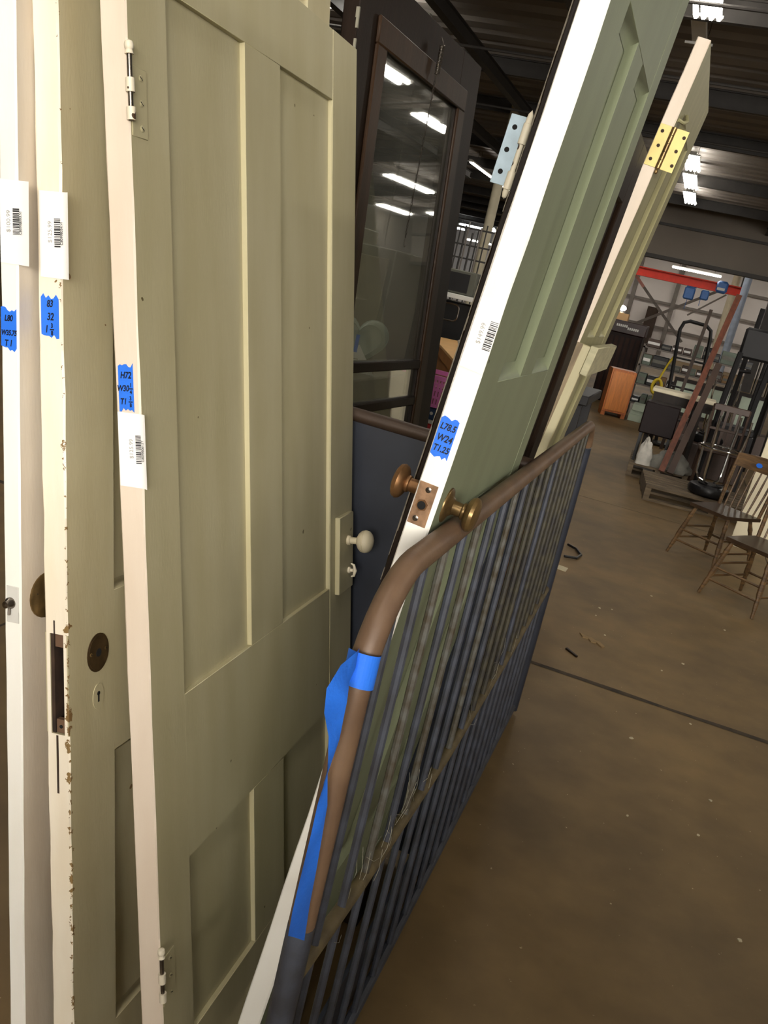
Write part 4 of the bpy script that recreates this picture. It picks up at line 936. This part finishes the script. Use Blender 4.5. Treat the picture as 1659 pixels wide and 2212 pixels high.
q.box((0, 0, 0), (.34, .25, .012)); q.box((-.006, -.006, .125), (.346, .006, .145)); q.box((-.006, .244, .125), (.346, .256, .145)); q.box((-.006, .006, .125), (.006, .244, .145)); q.box((.334, .006, .125), (.346, .244, .145))
q.build('rim_and_base', m_pink, t)
for i in range(22):
    x = .004+.0155*i
    MB().box((x, 0, .012), (x+.0095, .006, .125)).build('rib', m_pink, t)
for z in (.04, .075, .10): MB().box((0, -.001, z), (.34, .005, z+.010)).build('band', m_pink, t)
MB().box((.02, .02, .013), (.32, .23, .09)).build('contents', mat('mauve_cloth', srgb(168, 108, 120), .9, vary=.15, scale=20), t)

# behind the glass: dresser with a heart-shaped plate and a tag
t = thing('grey_dresser', 'grey-brown dresser behind the glass of the dark door', 'dresser', (-1.62, 2.62, 0))
MB().box((0, 0, 0), (.66, .62, 1.06), bev=.006).build('body', mat('grey_brown_wood', srgb(96, 86, 68), .6, vary=.15), t)
for i in range(4):
    dr = MB().box((.03, -.012, .06+.245*i), (.63, 0, .285+.245*i), bev=.003).build('drawer', m_pallet, t)
    MB().lathe((.33, -.012, .17+.245*i), (0,-1,0), [(0, .008), (.01, .008), (.014, .016), (.022, .014), (.024, 0)], None, 12).build('knob', m_steel, dr)
t = thing('heart_plate', 'pale heart-shaped glass plate standing behind the glass', 'plate', (-1.035, 2.80, 1.062), math.radians(20))
def heart(k, n=40):
    P = []
    for i in range(n):
        a = 2*math.pi*i/n; P.append((.0061*k*16*math.sin(a)**3, .0061*k*(13*math.cos(a)-5*math.cos(2*a)-2*math.cos(3*a)-math.cos(4*a))))
    return P
q = MB(); lv = [(1.0, .012, 0), (.94, .004, 0), (.80, .0, 0), (.74, .006, 0), (.0, .008, 0)]
vs = []; n = 40
for k, dy, _ in lv: vs += [(x, dy-.002, z+.105) for x, z in heart(max(k, .001))]
q.raw(vs, [(j*n+i, j*n+(i+1) % n, (j+1)*n+(i+1) % n, (j+1)*n+i) for j in range(len(lv)-1) for i in range(n)], None, True)
q.build('dish', m_clearplate, t, 60)
MB().tube([(x, .012, z+.105) for x, z in heart(1.0)], .003, n=6, closed=True).build('rim', m_clearplate, t)
ct = MB().prism([(.005, -.075), (.095, .01), (.005, .075)], 1, -.010, -.009).build('paper_tag', m_paper, t); ct['label'] = 'white paper triangle taped on the plate'
MB().box((-.006, -.012, .068), (.006, -.0105, .125)).build('tape_strip', m_tape, ct)
for i in range(3): MB().box((-.02+.004*i, -.0105, .03+.008*i), (.02-.003*i, -.0101, .0325+.008*i)).build('writing_line', m_faint, ct)
for i, (x, yy, h_) in enumerate(((-1.75, 3.6, 1.55), (-1.45, 3.42, 1.48), (-2.3, 4.2, 1.5))):
    t = thing('grey_cabinet', ['left', 'right', 'rear'][i]+' dim grey cabinet farther behind the glass', 'cabinet', (x, yy, 0), 0, 'grey cabinets behind the glass')
    MB().box((0, 0, 0), (.27, .4, h_), bev=.005).build('body', m_greybox, t)
    MB().box((.02, -.012, .5), (.25, 0, h_-.04), bev=.003).build('door', mat('olive_grey_paint', srgb(104, 98, 80), .6, vary=.1), t)

# ------------------------------------------------------------------ black trestle end and small things on the floor
t = thing('black_trestle', 'black trestle table end behind the bed end at the far right of the doors', 'table', (-.42, 3.75, 0))
MB().box((-.25, 0, 1.05), (.06, .5, 1.09), bev=.004).build('tabletop', m_greycharcoal, t)
for yy in (.05, .42): MB().box((.0, yy, 0), (.035, yy+.035, 1.05)).build('leg', m_greycharcoal, t)
MB().box((-.24, .05, 0), (-.205, .085, 1.05)).build('leg', m_greycharcoal, t)
tag(MB().tube([(-.40, 5.30, .012), (-.33, 5.34, .012), (-.315, 5.44, .012), (-.36, 5.55, .012), (-.42, 5.60, .012)], .008, n=6).build('bent_wire', m_black), 'bent black wire on the floor past the bed end', 'wire')
tag(MB().prism([(-.402, 5.03), (-.348, 5.02), (-.345, 5.10), (-.400, 5.11)], 2, .0, .004).build('paper_scrap', m_debris), 'small white scrap of paper on the floor by the bed end', 'scrap')
q = MB(); pts = [(-.145, 4.09), (-.125, 4.045), (-.10, 4.05), (-.085, 4.02), (-.06, 4.03), (-.03, 3.99), (-.02, 4.01), (-.045, 4.05), (-.07, 4.055), (-.09, 4.075), (-.11, 4.07)]
tag(q.prism(pts, 2, .0, .006).build('dry_leaf', m_leaf), 'torn tan flake lying on the floor beyond the joint', 'flake')
tag(MB().prism([(-.175, 3.83), (-.12, 3.775), (-.114, 3.782), (-.168, 3.84)], 2, 0, .008).build('dark_splinter', m_dark), 'dark splinter on the floor near the torn flake', 'splinter')
r = random.Random(21)
for i in range(14):
    x, yy, s = r.uniform(-.15, .55), r.uniform(1.9, 5.2), r.uniform(.004, .009)
    a = r.uniform(0, 6)
    tag(MB().prism([(x+s*math.cos(a+k*1.3)*r.uniform(.6, 1.2), yy+s*math.sin(a+k*1.3)*r.uniform(.6, 1.2)) for k in range(5)], 2, 0, .003).build('floor_crumb', m_debris), 'tiny pale crumb on the bare concrete floor of the aisle', 'crumb', 'pale crumbs on the floor')
